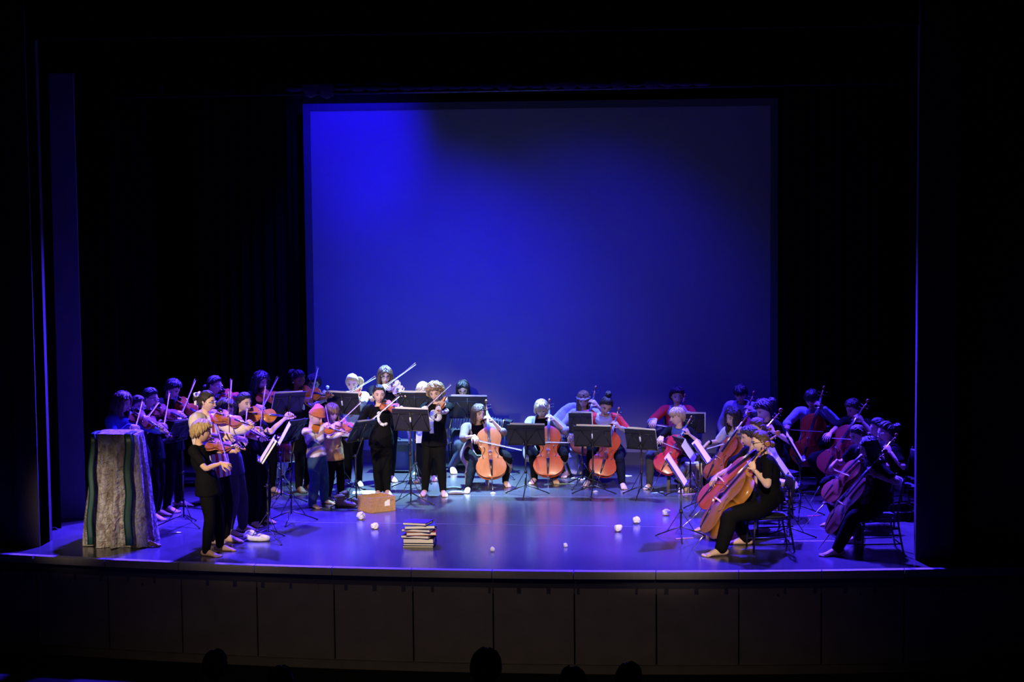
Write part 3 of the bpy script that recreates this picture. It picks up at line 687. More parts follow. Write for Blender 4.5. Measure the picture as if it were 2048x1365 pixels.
        job(hjob('body',p),core,.0165,2,ex,[SKINS[s.skin],LIPD if s.skin==2 else LIP,EYEW,IRIS,BROWM])
        # clothes
        if bottom:
            bm,fr,g,fl=bottom; mb=MB(); mb.add(torso(g*.7,-.07)) if False else None
            mb.add(tube([P-Z*(.075*k if s.seat is None else .045),P-Z*.02*k,P+sp*.14,P+sp*.26],[(.10*k+g,.085*k+g),(.124*k+g,.095*k+g),(.120*k+g,.090*k+g),(.112*k+g*.8,.083*k+g*.8)],16,up=up,rnd=s.seat is None))
            mb.add(leg(hipL,knees[0],ank[0],g,fr,fl)); mb.add(leg(hipR,knees[1],ank[1],g,fr,fl)); off(mb); job(hjob('trousers',p),mb,.017,3,None,[bm])
        if top:
            tm,fr,g,hem=top[:4]; fl=top[4] if len(top)>4 else 1.0; mb=MB(); mb.add(torso(g,hem if s.seat is None else max(hem,-.03),True))
            mb.add(arm(s.SL,eL,s.wL[0],g*.8,fr,fl)); mb.add(arm(s.SR,eR,s.wR[0],g*.8,fr,fl)); off(mb)
            to=hjob('shirt',p); aft=None
            if s.prints: aft=lambda V,F,pr=s.prints,pp=p,oo=o,ss=s: ss.do_prints(V,F,pr,pp,oo)
            job(to,mb,.0145,2,None,tm if isinstance(tm,list) else [tm],aft)
        for fn in extra_cl: fn(s,p,o,off,torso,arm,leg,(hipL,hipR),knees,ank,k)
        if hair is not None:
            hm=MB(); hair_mesh(hm,s.H,s.ax,s.hs,hair,random.Random(hash(s.label)%1000 if False else len(s.label)*7+int(s.H[0]*100)))
            off(hm); build(hm,'hair',hair_mat(hairc or hair.get('c','dark')),p)
        if s.glasses:
            g=MB(); T=lambda q: np.asarray(q)*s.hs@s.ax+s.H-o
            for sg in (-1,1):
                P_=[T((sg*.032+.021*math.cos(t),.0925-.012*abs(math.cos(t)*sg*.5+.5)*0-.004,.002+.017*math.sin(t))) for t in np.linspace(0,2*math.pi,15)]
                g.add(tube(P_,[.0024]*15,5,rnd=False)); g.add(tube([T((sg*.053,.088,.006)),T((sg*.074,.05,.008)),T((sg*.078,-.01,.008))],[.0022]*3,5))
            g.add(tube([T((-.011,.089,.005)),T((0,.098,.009)),T((.011,.089,.005))],[.0022]*3,5))
            build(g,'glasses',METAL if s.glasses=='m' else BMETAL,p)
        return p
    def do_prints(s,V,F,prints,p,o):
        bv=BVHTree.FromPolygons([tuple(x) for x in V],F); C=s.P+(s.N-s.P)*.62-o
        for shapes,m,name in prints:
            mb=MB()
            for pts in shapes:
                W=[];
                for x,y in pts:
                    q=C+s.L*x+Z*y+s.f*.6; h=bv.ray_cast(Vector(q),Vector(-s.f),1.2)
                    W.append((np.array(h[0])+s.f*.004) if h[0] is not None else None)
                if any(a is None for a in W): continue
                n=len(W); c=sum(W)/n; 
                q=C+s.L*np.mean([x for x,_ in pts])+Z*np.mean([y for _,y in pts])+s.f*.6; h=bv.ray_cast(Vector(q),Vector(-s.f),1.2)
                if h[0] is not None: c=np.array(h[0])+s.f*.004
                VV=np.vstack([W,[c],np.array(W)-s.f*.012]); 
                mb.add((VV,[(i,(i+1)%n,n) for i in range(n)]+[(i,n+1+i,n+1+(i+1)%n,(i+1)%n) for i in range(n)]))
            if mb.n: build(mb,name,m,p)
def blob(cx,cy,rx,ry,rot=0,n=14):
    return [(cx+rx*math.cos(t)*math.cos(rot)-ry*math.sin(t)*math.sin(rot),cy+rx*math.cos(t)*math.sin(rot)+ry*math.sin(t)*math.cos(rot)) for t in np.linspace(0,2*math.pi,n,endpoint=False)]
def stroke(pts,ws):
    out=[]
    for i in range(len(pts)-1):
        a=np.array(pts[i]);b=np.array(pts[i+1]); d=nrm(b-a); n=np.array([-d[1],d[0]])
        out.append([tuple(a-n*ws[i]-d*.004),tuple(b-n*ws[i+1]+d*.004),tuple(b+n*ws[i+1]+d*.004),tuple(a+n*ws[i]-d*.004)])
    return out

def play_violin(s,Tp,Sp,bow=None,tilt=38,size=.57,sgn=-1,bsgn=1,color=(.33,.10,.02),blen=.66,dT=None,hand_fr=.80,poleR=None):
    yT=s.H[1]+(s.f*.08+s.L*.03)[1] if dT is None else s.H[1]+dT
    T=at(*Tp,yT); S=second(T,Sp,size,sgn); a=nrm(S-T); sc=np.linalg.norm(S-T)/VLEN
    if sc*VLEN>size*1.25: sc=size*1.25/VLEN
    side=nrm(np.cross(a,Z)); u=nrm(np.cross(side,a)); t=math.radians(tilt); n=u*math.cos(t)+side*math.sin(t); sd=np.cross(a,n)
    ax=np.array([a,np.cross(n,a),n])
    place(VIOLIN,ax,T,sc,color,'violin under the chin of the '+s.who,'violin','violins being played')
    K=T+a*(VLEN*sc*hand_fr)+n*.008*sc
    s.wL=(K-Z*.062-sd*.030-a*.045+s.f*0,nrm(Z*.75+a*.45+sd*.25),nrm(sd*.8+Z*.2-a*.1),.95)
    s.poleL=-Z*1.0+s.f*.2-sd*.1
    B=T+a*(.356*.60*sc)+n*.05*sc
    if bow:
        fp,tp=bow; pb=pix(B); fp=np.array(fp,float);tp=np.array(tp,float); dp=tp-fp; tb=float(np.clip((pb-fp)@dp/(dp@dp),.05,.95))
        Fw=at(*fp,B[1]); Tw=at(*tp,B[1]); lat=np.linalg.norm(Tw-Fw); k=math.sqrt(max(blen**2-lat**2,0))*bsgn
        Fw=at(*fp,B[1]-k*tb); Tw=at(*tp,B[1]+k*(1-tb)); b=nrm(Tw-Fw); bl=np.linalg.norm(Tw-Fw)
        bz=nrm(n-b*(n@b)); axb=np.array([b,np.cross(bz,b),bz])
        place(VBOW,axb,Fw,bl/.70,(.2,.07,.03),'violin bow in the right hand of the '+s.who,'bow','violin bows')
        dd=nrm(Fw-(s.SR-Z*.15)); W=Fw+b*.03+bz*.045-dd*.085
        s.wR=(W,nrm(dd-bz*.35),nrm(-bz+b*.2),.75)
        s.poleR=(-s.L*.5-Z*.9) if poleR is None else poleR
def play_cello(s,Bp,Sp,bow=None,size=1.05,sgn=1,bsgn=-1,color=(.36,.10,.02),cdy=0,spin=0,hand_fr=.77,dd=0,blen=.64,endpx=None,bowdep=None,rh=True):
    B=at(*Bp,s.H[1]+s.f[1]*.42+s.L[1]*.02+cdy); S=at(*Sp,s.H[1]+s.f[1]*.07+s.L[1]*.13+dd); a=nrm(S-B); sc=np.linalg.norm(S-B)/CLEN
    n=rot_about(s.f,Z,math.radians(spin)); n=nrm(n-a*(n@a)); ax=np.array([a,np.cross(n,a),n])
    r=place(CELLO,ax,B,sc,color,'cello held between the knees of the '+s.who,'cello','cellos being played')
    e0=B-n*.058*sc; L=min(max(e0[2]/max(a[2],.2),.05),.45); mb=MB()
    inv=r.matrix_world.inverted(); q=lambda p: np.array(inv@Vector(p))
    mb.add(tube([q(e0+a*.02),q(e0-a*L*.94),q(e0-a*L)],[.006/sc,.005/sc,.002/sc],6,rnd=False)); mb.add(ell(q(e0),(.014/sc,.014/sc,.014/sc),None,8,6)); build(mb,'endpin',METAL,r)
    s.cello=(B,a,n,sc)
    lside=nrm(np.cross(a,n))          # player's ... side of the neck
    if lside@s.L<0: lside=-lside
    K=B+a*(CLEN*sc*hand_fr)+n*.02
    s.wL=(K+lside*.060-n*.015-Z*.045,nrm(-lside*.25+n*.35+Z*.55-lside*.5),nrm(-lside*.5-n*.9+0*Z) if False else nrm(-lside*.8-n*.45),.85); s.poleL=s.L*.75-Z*.75; s.splay=1.3
    if bow:
        X=B+a*(CLEN*sc*.42)+n*.115*sc; fp,tp=[np.array(q_,float) for q_ in bow]; px=pix(X); dp=tp-fp; tb=float(np.clip((px-fp)@dp/(dp@dp),.05,.95))
        y0=X[1]-.015 if bowdep is None else s.base[1]+bowdep
        Fw=at(*fp,y0);Tw=at(*tp,y0); lat=np.linalg.norm(Tw-Fw); k=math.sqrt(max(blen**2-lat**2,0))*bsgn*(0 if s.f[1]<-.8 else 1)
        Fw=at(*fp,y0-k*tb); Tw=at(*tp,y0+k*(1-tb)); b=nrm(Tw-Fw); bl=np.linalg.norm(Tw-Fw); bz=nrm(n-b*(n@b)); axb=np.array([b,np.cross(bz,b),bz])
        place(CBOW,axb,Fw,bl/.69,(.2,.07,.03),'cello bow in the right hand of the '+s.who,'bow','cello bows')
        dd=nrm(Fw-(s.SR-Z*.1)); W=Fw+b*.03+bz*.04-dd*.075+Z*.03
        s.wR=(W,nrm(dd-Z*.45),nrm(-bz*.7-Z*.3),.7); s.poleR=-s.L*.7-Z*.55
    return r
# ------------------------------------------------------------------ music stands, chairs, stools
def stand(who,base,desk,yaw,tilt=24,w=.46,h=.28,rot=0,sheets=1,big=0,edge=.0,clip=False):
    Bp=floor_at(*base); D=at(*desk,Bp[1]); p=dirv(yaw); t=math.radians(tilt); n=p*math.cos(t)+Z*math.sin(t); up=Z*math.cos(t)-p*math.sin(t); rt=np.cross(up,n)
    o=Bp.copy(); T=thing('music_stand','black folding music stand '+who,'music stand',o,'folding music stands'); A=lambda mb,nm,m=BMETAL,pa=T: build(mb,nm,m,pa,True,o)
    zt=D[2]-h*.32; hub=.30; ax_=v3(Bp[0],Bp[1],0)
    mb=MB(); mb.add(rod(ax_+Z*.10,ax_+Z*.62,.0105,8)); A(mb,'lower_pole')
    mb=MB(); mb.add(rod(ax_+Z*.60,v3(D[0]-n[0]*.02,D[1]-n[1]*.02,zt+.02),.0075,8)); A(mb,'upper_pole')
    mb=MB(); mb.add(rod(ax_+Z*.585,ax_+Z*.635,.016,8)); mb.add(rod(ax_+Z*.61,ax_+Z*.61+p*.04,.006,6)); A(mb,'collar')
    mb=MB(); mb.add(rod(ax_+Z*(hub-.02),ax_+Z*(hub+.025),.019,8)); A(mb,'hub')
    for i in range(3):
        a=math.radians(rot+120*i); d=v3(math.cos(a),math.sin(a),0)
        mb=MB(); mb.add(rod(ax_+Z*.13+d*.015,ax_+d*.31+Z*.010,.0075,6)); mb.add(ell(ax_+d*.31+Z*.011,(.012,.012,.011),None,8,6)); A(mb,'leg')
        mb=MB(); mb.add(rod(ax_+Z*hub+d*.015,ax_+d*.17+Z*.072,.0045,5)); A(mb,'brace')
    b=D-n*.016
    mb=MB(); mb.add(tube([D-up*h*.45-n*.03,v3(D[0]-n[0]*.02,D[1]-n[1]*.02,zt)],[.012,.012],6)); mb.add(ell(D-up*h*.4-n*.03+rt*.03,(.018,.018,.018),None,8,6)); A(mb,'tilt_knob')
    br=.0045
    mb=MB(); mb.add(rod(b-up*h*.5,b+up*h*.42,br*1.6,5)); mb.add(rod(b+up*h*.30-rt*w*.48,b+up*h*.30+rt*w*.48,br,5))
    for s in (-1,1): mb.add(rod(b-up*h*.42,b+up*h*.30+rt*s*w*.30,br,5)); mb.add(rod(b+up*h*.30+rt*s*w*.30,b-up*h*.5+rt*s*w*.48,br,5))
    mb.add(rod(b-up*h*.5-rt*w*.48,b-up*h*.5+rt*w*.48,br*1.3,5)); A(mb,'desk_frame')
    mb=MB(); mb.add(box(D-up*h*.5+n*.018,(w*.5,.035,.005),[rt,n,up])); 
    for s in (-1,1): mb.add(tube([D-up*h*.5+n*.05+rt*s*w*.3,D-up*h*.44+n*.055+rt*s*w*.3],[.006,.006],6))
    A(mb,'desk_lip')
    if clip:
        mb=MB(); mb.add(box(b+up*.01-n*.007,(.009,.006,.032),[rt,n,up])); A(mb,'label_strip',mat('label_white',(.7,.7,.7),.6))
    # folder standing on the lip
    fo=D-up*h*.5; mb=MB()
    fw,fh=w*.5,h*.5
    for s in (-1,1): mb.add(box(D+rt*s*fw*.5+n*.002,(fw*.5,.004,fh),[nrm(rt+n*s*.03),n,up]))
    tag(build(mb,'music_folder',mat('folder_black',(.014,.014,.018),.55,0,.4,.1,20),None,False),'black music folder on the stand '+who,'folder','music folders')
    for k in range(sheets):
        dx=(-.02+.03*k); dzz=.012+.006*k+big*.0; mb=MB(); n_=10; V=[];F=[]
        ww=w*(.46 if not big else .5); hh=h*.5+.008
        cv=.02*(1+k)
        for i in range(n_+1):
            x=-1+2*i/n_
            for j,y in enumerate((-1,-.3,.4,1)): V.append(D+rt*(x*ww+dx+edge)+up*(y*hh+.012)+n*(-1.25*max(abs(x*ww+dx+edge)-w*.5,0)+.010+.006*k+.010*math.sin((x*1.5+k)*1.7)*(.4+.3*j)*.6))
        for i in range(n_):
            for j in range(3): F.append((i*4+j,(i+1)*4+j,(i+1)*4+j+1,i*4+j+1))
        V=np.array(V); q=len(V); mb.add((np.vstack([V,V-n*.0012]),F+[tuple(a+q for a in f[::-1]) for f in F]))
        tag(build(mb,'sheet_music',SHEETM,None),('white sheet music on the stand ' if k==0 else 'loose second page on the stand ')+who,'sheet music','sheet music on stands')
    return T
SHEETM=ramp_mat('score_paper',[(0,(.78,.78,.75)),(.86,(.22,.22,.24)),(.90,(.78,.78,.75))],.8,'wave',16,.6,'Z',True)
def chair(s,label,style='frame',back=True,fwd=0):
    f,L=s.f,s.L; c=v3(s.P[0],s.P[1],0)-f*(.02-fwd); h=s.seat-.022-(.015 if s.ht>1.6 else 0); w,d=.19,.19; T=thing('chair',label,'chair',c+Z*s.zf,'chairs under the cellists')
    A=lambda mb,nm,m,sm=True: build(mb,nm,m,T,sm,c); dk=mat('chair_plastic',(.02,.02,.022),.5); blue=BMETAL; r=.0105
    mb=MB(); mb.add(tube(spline([c+f*(d+.01)+Z*(h-.03),c+f*d*.4+Z*(h-.016),c-f*d*.5+Z*(h-.018),c-f*d+Z*(h-.012)],7),[(w*.92,.010),(w,.014),(w,.014),(w,.014),(w,.014),(w*.97,.013),(w*.92,.011)],10,up=Z)); A(mb,'seat',dk)
    for a,b in ((1,1),(1,-1),(-1,1),(-1,-1)):
        top=h-.03 if a>0 else h+(.40 if back else -.03); mb=MB()
        if a<0 and back: mb.add(tube(spline([c-f*(d+.06)+L*b*w,c-f*d+L*b*w+Z*h*.9,c-f*(d+.02)+L*b*w+Z*(h+.2),c-f*(d+.07)+L*b*w*.95+Z*top],9),[r]*9,8))
        else: mb.add(rod(c+f*a*d*1.0+L*b*w,c+f*a*d*.92+L*b*w+Z*top,r,8))
        A(mb,'leg',BMETAL)
    for b in (1,-1):
        mb=MB(); mb.add(rod(c+f*d*.97+L*b*w+Z*(h*.22),c-f*(d+.03)+L*b*w+Z*(h*.22),r*.8,6)); A(mb,'lower_rail',BMETAL); mb=MB(); mb.add(rod(c+f*d*.92+L*b*w+Z*(h-.035),c-f*d+L*b*w+Z*(h-.035),r*.8,6)); A(mb,'side_rail',BMETAL)
    mb=MB(); mb.add(rod(c-f*(d+.03)+L*w+Z*h*.22,c-f*(d+.03)-L*w+Z*h*.22,r*.8,6)); A(mb,'cross_rail',BMETAL)
    if back:
        mb=MB(); mb.add(tube(spline([c-f*(d+.05)+L*w+Z*(h+.31),c-f*(d+.085)+Z*(h+.31),c-f*(d+.05)-L*w+Z*(h+.31)],7),[(.012,.075)]*7,8,up=Z)); A(mb,'backrest',dk)
    return T
WOOD=mat('pale_wood',(.50,.36,.22),.55,0,.4,.15,8,stretch=(6,6,1)); WTOP=mat('white_laminate',(.62,.60,.56),.5)
def stool(label,px,yaw,h,w=.15,m=None,top=None,zf=0,c=None):
    m=m or WOOD; top=top or WTOP; c=floor_at(*px) if c is None else c; f=dirv(yaw); L=np.cross(Z,f); T=thing('stool',label,'stool',c,'stools on the stage'); A=lambda mb,nm,mm: build(mb,nm,mm,T,False,c)
    mb=MB(); mb.add(box(c+Z*(h-.0125),(w,w,.0125),[L,f,Z])); mb.add(box(c+Z*(h-.028),(w*.96,w*.96,.004),[L,f,Z])); A(mb,'seat',top)
    for a in (1,-1):
        for b in (1,-1):
            p=c+L*a*w*.92+f*b*w*.92; q=c+L*a*w*.78+f*b*w*.78
            mb=MB(); V=np.vstack([box(p,(.019,.019,0),[L,f,Z])[0][:4],box(q+Z*(h-.03),(.017,.017,0),[L,f,Z])[0][4:]]); mb.add((V,BF)); A(mb,'leg',m)
    for a in (1,-1):
        mb=MB(); mb.add(box(c+L*a*w*.80+Z*(h-.06),(.009,w*.76,.028),[L,f,Z])); A(mb,'rail',m)
        mb=MB(); mb.add(box(c+f*a*w*.80+Z*(h-.06),(w*.76,.009,.028),[L,f,Z])); A(mb,'rail',m)
        mb=MB(); mb.add(box(c+L*a*w*.88+Z*(h*.32),(.008,w*.8,.012),[L,f,Z])); A(mb,'stretcher',m)
    return T
# ------------------------------------------------------------------ clothing extras
def cowl(m,r=.078,name='cowl_scarf'):
    def fn(s,p,o,off,torso,arm,leg,hips,knees,ank,k):
        mb=MB()
        for j,(rr,dz,th) in enumerate(((r,.0,.026),(r*1.22,-.028,.028),(r*1.3,-.05,.024))):
            P=[s.N+Z*(dz*k-.004-.035*max(math.cos(t),0)*(1+.4*j)*k)+s.L*math.sin(t)*rr*k+s.f*(math.cos(t)*rr*.95*k+.01) for t in np.linspace(0,2*math.pi,17)]
            mb.add(tube(P,[th*k]*17,8,rnd=False))
        off(mb); job(hjob(name,p),mb,.011,2,None,[m])
    return fn
def hood(m):
    def fn(s,p,o,off,torso,arm,leg,hips,knees,ank,k):
        mb=MB()
        for rr,dz,th in ((.074,.012,.024),(.092,-.02,.030)):
            P=[s.N+Z*(dz*k-.05*max(math.cos(t),0)*k)+s.L*math.sin(t)*rr*k+s.f*(math.cos(t)*rr*k) for t in np.linspace(.5,2*math.pi-.5,15)]
            mb.add(tube(P,[th*k*(.5+.5*math.sin(math.pi*i/14)) for i in range(15)],8))
        mb.add(ell(s.N-s.f*.085*k-Z*.07*k,(.07*k,.035*k,.075*k),[s.L,s.f,Z],10,8)); off(mb); job(hjob('hood',p),mb,.012,2,None,[m])
    return fn
def robe(m,fr=1.25):
    def fn(s,p,o,off,torso,arm,leg,hips,knees,ank,k):
        mb=MB(); mb.add(arm(s.SL,s.eL,s.wL[0],.018*k,fr,1.55)); mb.add(arm(s.SR,s.eR,s.wR[0],.018*k,fr,1.55)); off(mb); job(hjob('robe_sleeves',p),mb,.013,3,None,[m])
        mb=MB()
        for sg in (1,-1):
            P=[s.N+s.L*sg*.03*k-s.f*.07*k-Z*.02*k,s.N+s.L*sg*.075*k+Z*.008*k-s.f*.01,s.N+s.L*sg*.095*k+s.f*.085*k-Z*.06*k,s.P+(s.N-s.P)*.5+s.L*sg*.085*k+s.f*.125*k,s.P+s.L*sg*.10*k+s.f*.16*k+Z*.03]
            q,r=spline(P,14,[v3(.05*k,.014*k)]*5); mb.add(tube(q,[tuple(x) for x in r],8,up=s.f))
            P=[s.P+s.L*sg*.10*k+s.f*.10*k+Z*.06*k,s.P+s.L*sg*.17*k+s.f*.06*k-Z*.02,knees[0 if sg>0 else 1]-s.f*.05*k-Z*.05*k+s.L*sg*.02,(knees[0 if sg>0 else 1]+ank[0 if sg>0 else 1])*.5-s.f*.04+s.L*sg*.03]
            q,r=spline(P,14,[v3(.10*k,.03*k),v3(.13*k,.03*k),v3(.12*k,.03*k),v3(.10*k,.02*k)]); mb.add(tube(q,[tuple(x) for x in r],10,up=s.L*sg))
        mb.add(tube([s.N-Z*.04-s.f*.06*k,s.P+(s.N-s.P)*.5-s.f*.11*k,s.P-s.f*.13*k-Z*.04],[(.13*k,.03*k),(.15*k,.02*k),(.17*k,.02*k)],12,up=s.f))
        off(mb); job(hjob('robe',p),mb,.014,3,None,[m])
    return fn
def bib(m):
    def fn(s,p,o,off,torso,arm,leg,hips,knees,ank,k):
        sp=s.N-s.P; mb=MB(); mb.add(tube([s.P+sp*.05,s.P+sp*.3,s.P+sp*.5,s.P+sp*.60],[(.142*k,.110*k),(.130*k,.100*k),(.128*k,.104*k),(.115*k,.104*k)],16,up=s.f)); off(mb); job(hjob('overall_bib',p),mb,.012,2,None,[m])
        for sg in (1,-1):
            mb=MB(); P=[s.P+sp*.58+s.L*sg*.075*k+s.f*.115*k,s.P+sp*.78+s.L*sg*.08*k+s.f*.105*k,s.N+s.L*sg*.085*k-Z*.030*k+s.f*.02,s.P+sp*.75+s.L*sg*.06*k-s.f*.105*k,s.P+sp*.45+s.L*sg*.03*k-s.f*.11*k]
            q,r=spline(P,16,[v3(.016*k,.006*k)]*5); mb.add(tube(q,[tuple(x) for x in r],6,up=s.f)); off(mb); build(mb,'overall_strap',m,p)
            mb=MB(); mb.add(ell(s.P+sp*.57+s.L*sg*.075*k+s.f*.118*k,.011,None,8,6)); off(mb); build(mb,'buckle',METAL,p)
    return fn
def beanie(m):
    def fn(s,p,o,off,torso,arm,leg,hips,knees,ank,k):
        T=lambda q: np.asarray(q)*s.hs@s.ax+s.H; mb=MB()
        mb.add(tube(*spline([T((0,.012,.030)),T((0,.004,.062)),T((0,-.012,.100)),T((0,-.035,.130)),T((0,-.055,.142))],12,[v3(.083,.104)*s.hs,v3(.086,.106)*s.hs,v3(.074,.092)*s.hs,v3(.045,.055)*s.hs,v3(.012,.016)*s.hs]),n=20,up=s.ax[1]))
        mb.add(tube([T((.083*math.sin(t),.012+.104*math.cos(t),.036+.010*math.cos(t))) for t in np.linspace(0,2*math.pi,21)],[.010*s.hs]*21,8,rnd=False)); off(mb); job(hjob('beanie',p),mb,.008,2,None,[m])
    return fn
def ribbon(m):
    def fn(s,p,o,off,torso,arm,leg,hips,knees,ank,k):
        T=lambda q: np.asarray(q)*s.hs@s.ax+s.H; mb=MB(); c=v3(0,-.105,.055)
        for sg in (1,-1): mb.add(tube(spline([T(c),T(c+v3(sg*.03,-.01,.035)),T(c+v3(sg*.065,-.02,.03)),T(c+v3(sg*.05,-.015,-.005)),T(c)],12),[(.006,.016)]*12,6,up=s.ax[1]))
        for sg in (1,-1): mb.add(tube([T(c),T(c+v3(sg*.02,-.025,-.05)),T(c+v3(sg*.03,-.02,-.10))],[(.006,.012),(.006,.016),(.005,.018)],6,up=s.ax[1]))
        mb.add(ell(T(c),.018,None,8,6)); off(mb); build(mb,'hair_ribbon',m,p)
    return fn
def band(m,hand_='R',name='wristband',r=.032,w=.03):
    def fn(s,p,o,off,torso,arm,leg,hips,knees,ank,k):
        W,E=(s.wR[0],s.eR) if hand_=='R' else (s.wL[0],s.eL); d=nrm(E-W); mb=MB(); mb.add(tube([W+d*.025,W+d*(.025+w*.5),W+d*(.025+w)],[r*.85,r,r*.9],10)); off(mb); build(mb,name,m,p)
    return fn
def earring(s,p,o,off,*a):
    mb=MB()
    for sg in (1,-1): mb.add(ell(v3(sg*.074,-.002,-.034)*s.hs@s.ax+s.H,.008,None,8,6))
    off(mb); build(mb,'earrings',mat('pearl',(.8,.75,.65),.2),p)
def floral(s,p,o,off,*a):
    T=lambda q: np.asarray(q)*s.hs@s.ax+s.H; mb=MB()
    P=[T((.084*math.sin(t),.103*math.cos(t),.046+.004*math.cos(t*5))) for t in np.linspace(-1.7,1.7,15)]; mb.add(tube(P,[.004]*15,6))
    for i,t in enumerate(np.linspace(-1.3,1.3,9)):
        c=v3(.086*math.sin(t),.106*math.cos(t),.046-.006*(i%2))
        for q in range(5): mb.add(ell(T(c+v3(math.cos(q*1.26)*.008,.002,math.sin(q*1.26)*.008)),.006,None,6,5))
    off(mb); build(mb,'flower_headband',mat('petal',(.75,.72,.70),.7),p)
def veil(m):
    def fn(s,p,o,off,torso,arm,leg,hips,knees,ank,k):
        mb=MB()
        for j in range(3):
            P=[s.N+s.L*.02-s.f*.04-Z*.01,s.SR-s.L*.02+Z*.045,s.eR-s.L*.06+s.f*.03,s.wR[0]*.4+s.eR*.6-Z*.22-s.L*(.04+.03*j)+s.f*.05*j,v3(*(s.P-s.L*(.30-.07*j)+s.f*(.18+.08*j))[:2],.30),v3(*(s.P-s.L*(.27-.10*j)+s.f*(.24+.06*j))[:2],.035)]
            q,r=spline(P,22,[v3(.06,.02),v3(.09,.03),v3(.11,.035),v3(.12,.035),v3(.13,.03),v3(.12,.02)]); q=np.array([a+s.f*.018*math.sin(i*1.3+j*2) for i,a in enumerate(q)]); mb.add(tube(q,[tuple(x) for x in r],10,up=s.f))
        off(mb); job(hjob('draped_veil',p),mb,.014,2,None,[m])
    return fn

# ------------------------------------------------------------------ colours
BLUEC=cloth('blue',(.05,.07,.30)); BEIGE=cloth('beige',(.62,.52,.42)); JEAN=cloth('washed_black_denim',(.045,.045,.05)); DENIM=mat('cloth_denim',(.035,.075,.13),.85,0,.25,.25,14,.4,30)
WHITEC=cloth('white',(.68,.66,.63)); REDC=cloth('red',(.50,.025,.03)); GREYC=cloth('grey',(.30,.30,.33)); LBLUE=cloth('light_blue',(.30,.38,.55)); BROWNC=cloth('robe_brown',(.16,.105,.085)); GREYR=cloth('robe_grey',(.20,.18,.19)); VEILM=cloth('veil',(.42,.44,.50)); NAVY=cloth('navy',(.02,.025,.07)); ORANGE=mat('cloth_orange_knit',(.52,.15,.055),.9,0,.2,.10,60,.3,120)
STRIPE=ramp_mat('cloth_brown_white_stripe',[(0,(.70,.66,.62)),(.52,(.40,.27,.22))],.85,'wave',4.4,.8,'Z',True,rot=(0.5,.5,0)); REDST=ramp_mat('cloth_red_white_stripe',[(0,(.70,.66,.64)),(.5,(.45,.03,.04))],.85,'wave',4.2,.3,'Y',True,rot=(0,0,.9))
CAMO=ramp_mat('cloth_yellow_camo',[(0,(.58,.26,.07)),(.34,(.66,.42,.12)),(.64,(.06,.032,.014)),(.76,(.40,.20,.07)),(.86,(.68,.50,.24))],.85,'voronoi',11,1,'Z',True)
PATCHW=ramp_mat('cloth_white_orange',[(0,(.72,.66,.60)),(.60,(.60,.25,.09)),(.78,(.68,.52,.35))],.85,'noise',5,1,'Z',True)
PRINT=mat('print_white',(.72,.70,.68),.8)
H_LONG=lambda c,**k: dict(dict(len=.20,c=c,n=90),**k)
TEE=(BLACK,.70,.016,-.10,1.25); LONGS=(BLACK,2,.014,-.10); TR=(BLACK,1.85,.012,1.1)

# ------------------------------------------------------------------ violinists
s=Person('person in blue long sleeves standing behind the cloth-draped lectern, bowing a violin','person in blue behind the draped lectern',[(229,1067)],(245,806),yaw=72,hp=14)
play_violin(s,(264,826),(338,868),((270,860),(285,803)),color=(.20,.05,.015),tilt=30); s.finish(H_LONG('brown',len=.27,curl=.9,vol=.09),(BLUEC,2,.02,-.1),TR)
s=Person('person in black with glasses playing violin, squeezed beside the one in blue','bespectacled person beside the one in blue',[(278,1056)],(275,812),yaw=55,hp=12); s.glasses='m'
play_violin(s,(288,838),(345,876),((292,840),(318,805)),color=(.16,.04,.015),tilt=30); s.finish(dict(c='dark',tie='low',bun=.03),(BLACK,2,.016,-.1),TR)
s=Person('person in black with glasses and a white wristband, violin angled down towards a stand','person with white wristband',[(314,1032),(306,1040)],(300,796),yaw=76,hp=14); s.glasses='m'
play_violin(s,(308,816),(384,843),((327,858),(339,786)),color=(.17,.045,.015),tilt=34); s.finish(dict(c='black',tie='low',bun=.028),TEE,TR,[band(mat('white_band',(.7,.7,.7),.7),'L')])
s=Person('person in black bending the head low over a bright orange violin','person bending low over a bright violin',[(357,1013),(334,1024)],(345,778),yaw=74,hp=32)
play_violin(s,(352,804),(419,838),((361,834),(391,761)),color=(.42,.11,.015),tilt=58); s.finish(dict(c='black',vol=.05,n=70),TEE,TR)
s=Person('person in black with glasses playing a reddish violin in the rear row','bespectacled person in the rear violin row',[(430,1002)],(429,771),yaw=74,hp=10); s.glasses='m'
play_violin(s,(441,789),(500,803),((457,842),(463,760)),color=(.36,.07,.02),tilt=50); s.finish(dict(c='dark',tie='low',bun=.034),TEE,TR)
s=Person('person in beige hoodie over a red striped shirt with white hair ribbon, playing violin','person in the beige hoodie',[(452,1085),(431,1090)],(414,804),yaw=72,hy=80,hp=4,skin=0); s.glasses='m'
play_violin(s,(430,828),(518,858),((459,880),(457,783)),color=(.30,.085,.02),tilt=34,hand_fr=.82)
s.finish(dict(c='dark',tie='bun',bun=.034,vol=.02),(REDST,.6,.016,-.1),TR,[robe_sl:=(lambda s,p,o,off,torso,arm,leg,hips,knees,ank,k:(lambda mb:(mb.add(arm(s.SL,s.eL,s.wL[0],.026*k,1.75,1.0)),mb.add(arm(s.SR,s.eR,s.wR[0],.026*k,1.75,1.0)),mb.add(tube([s.N-Z*.03-s.f*.04*k,s.P+(s.N-s.P)*.5-s.f*.075*k,s.P-s.f*.085*k],[(.13*k,.06*k),(.135*k,.055*k),(.14*k,.06*k)],14,up=s.f)),off(mb),job(hjob('hoodie',p),mb,.013,3,None,[BEIGE])))(MB())),hood(BEIGE),ribbon(WHITEC)])
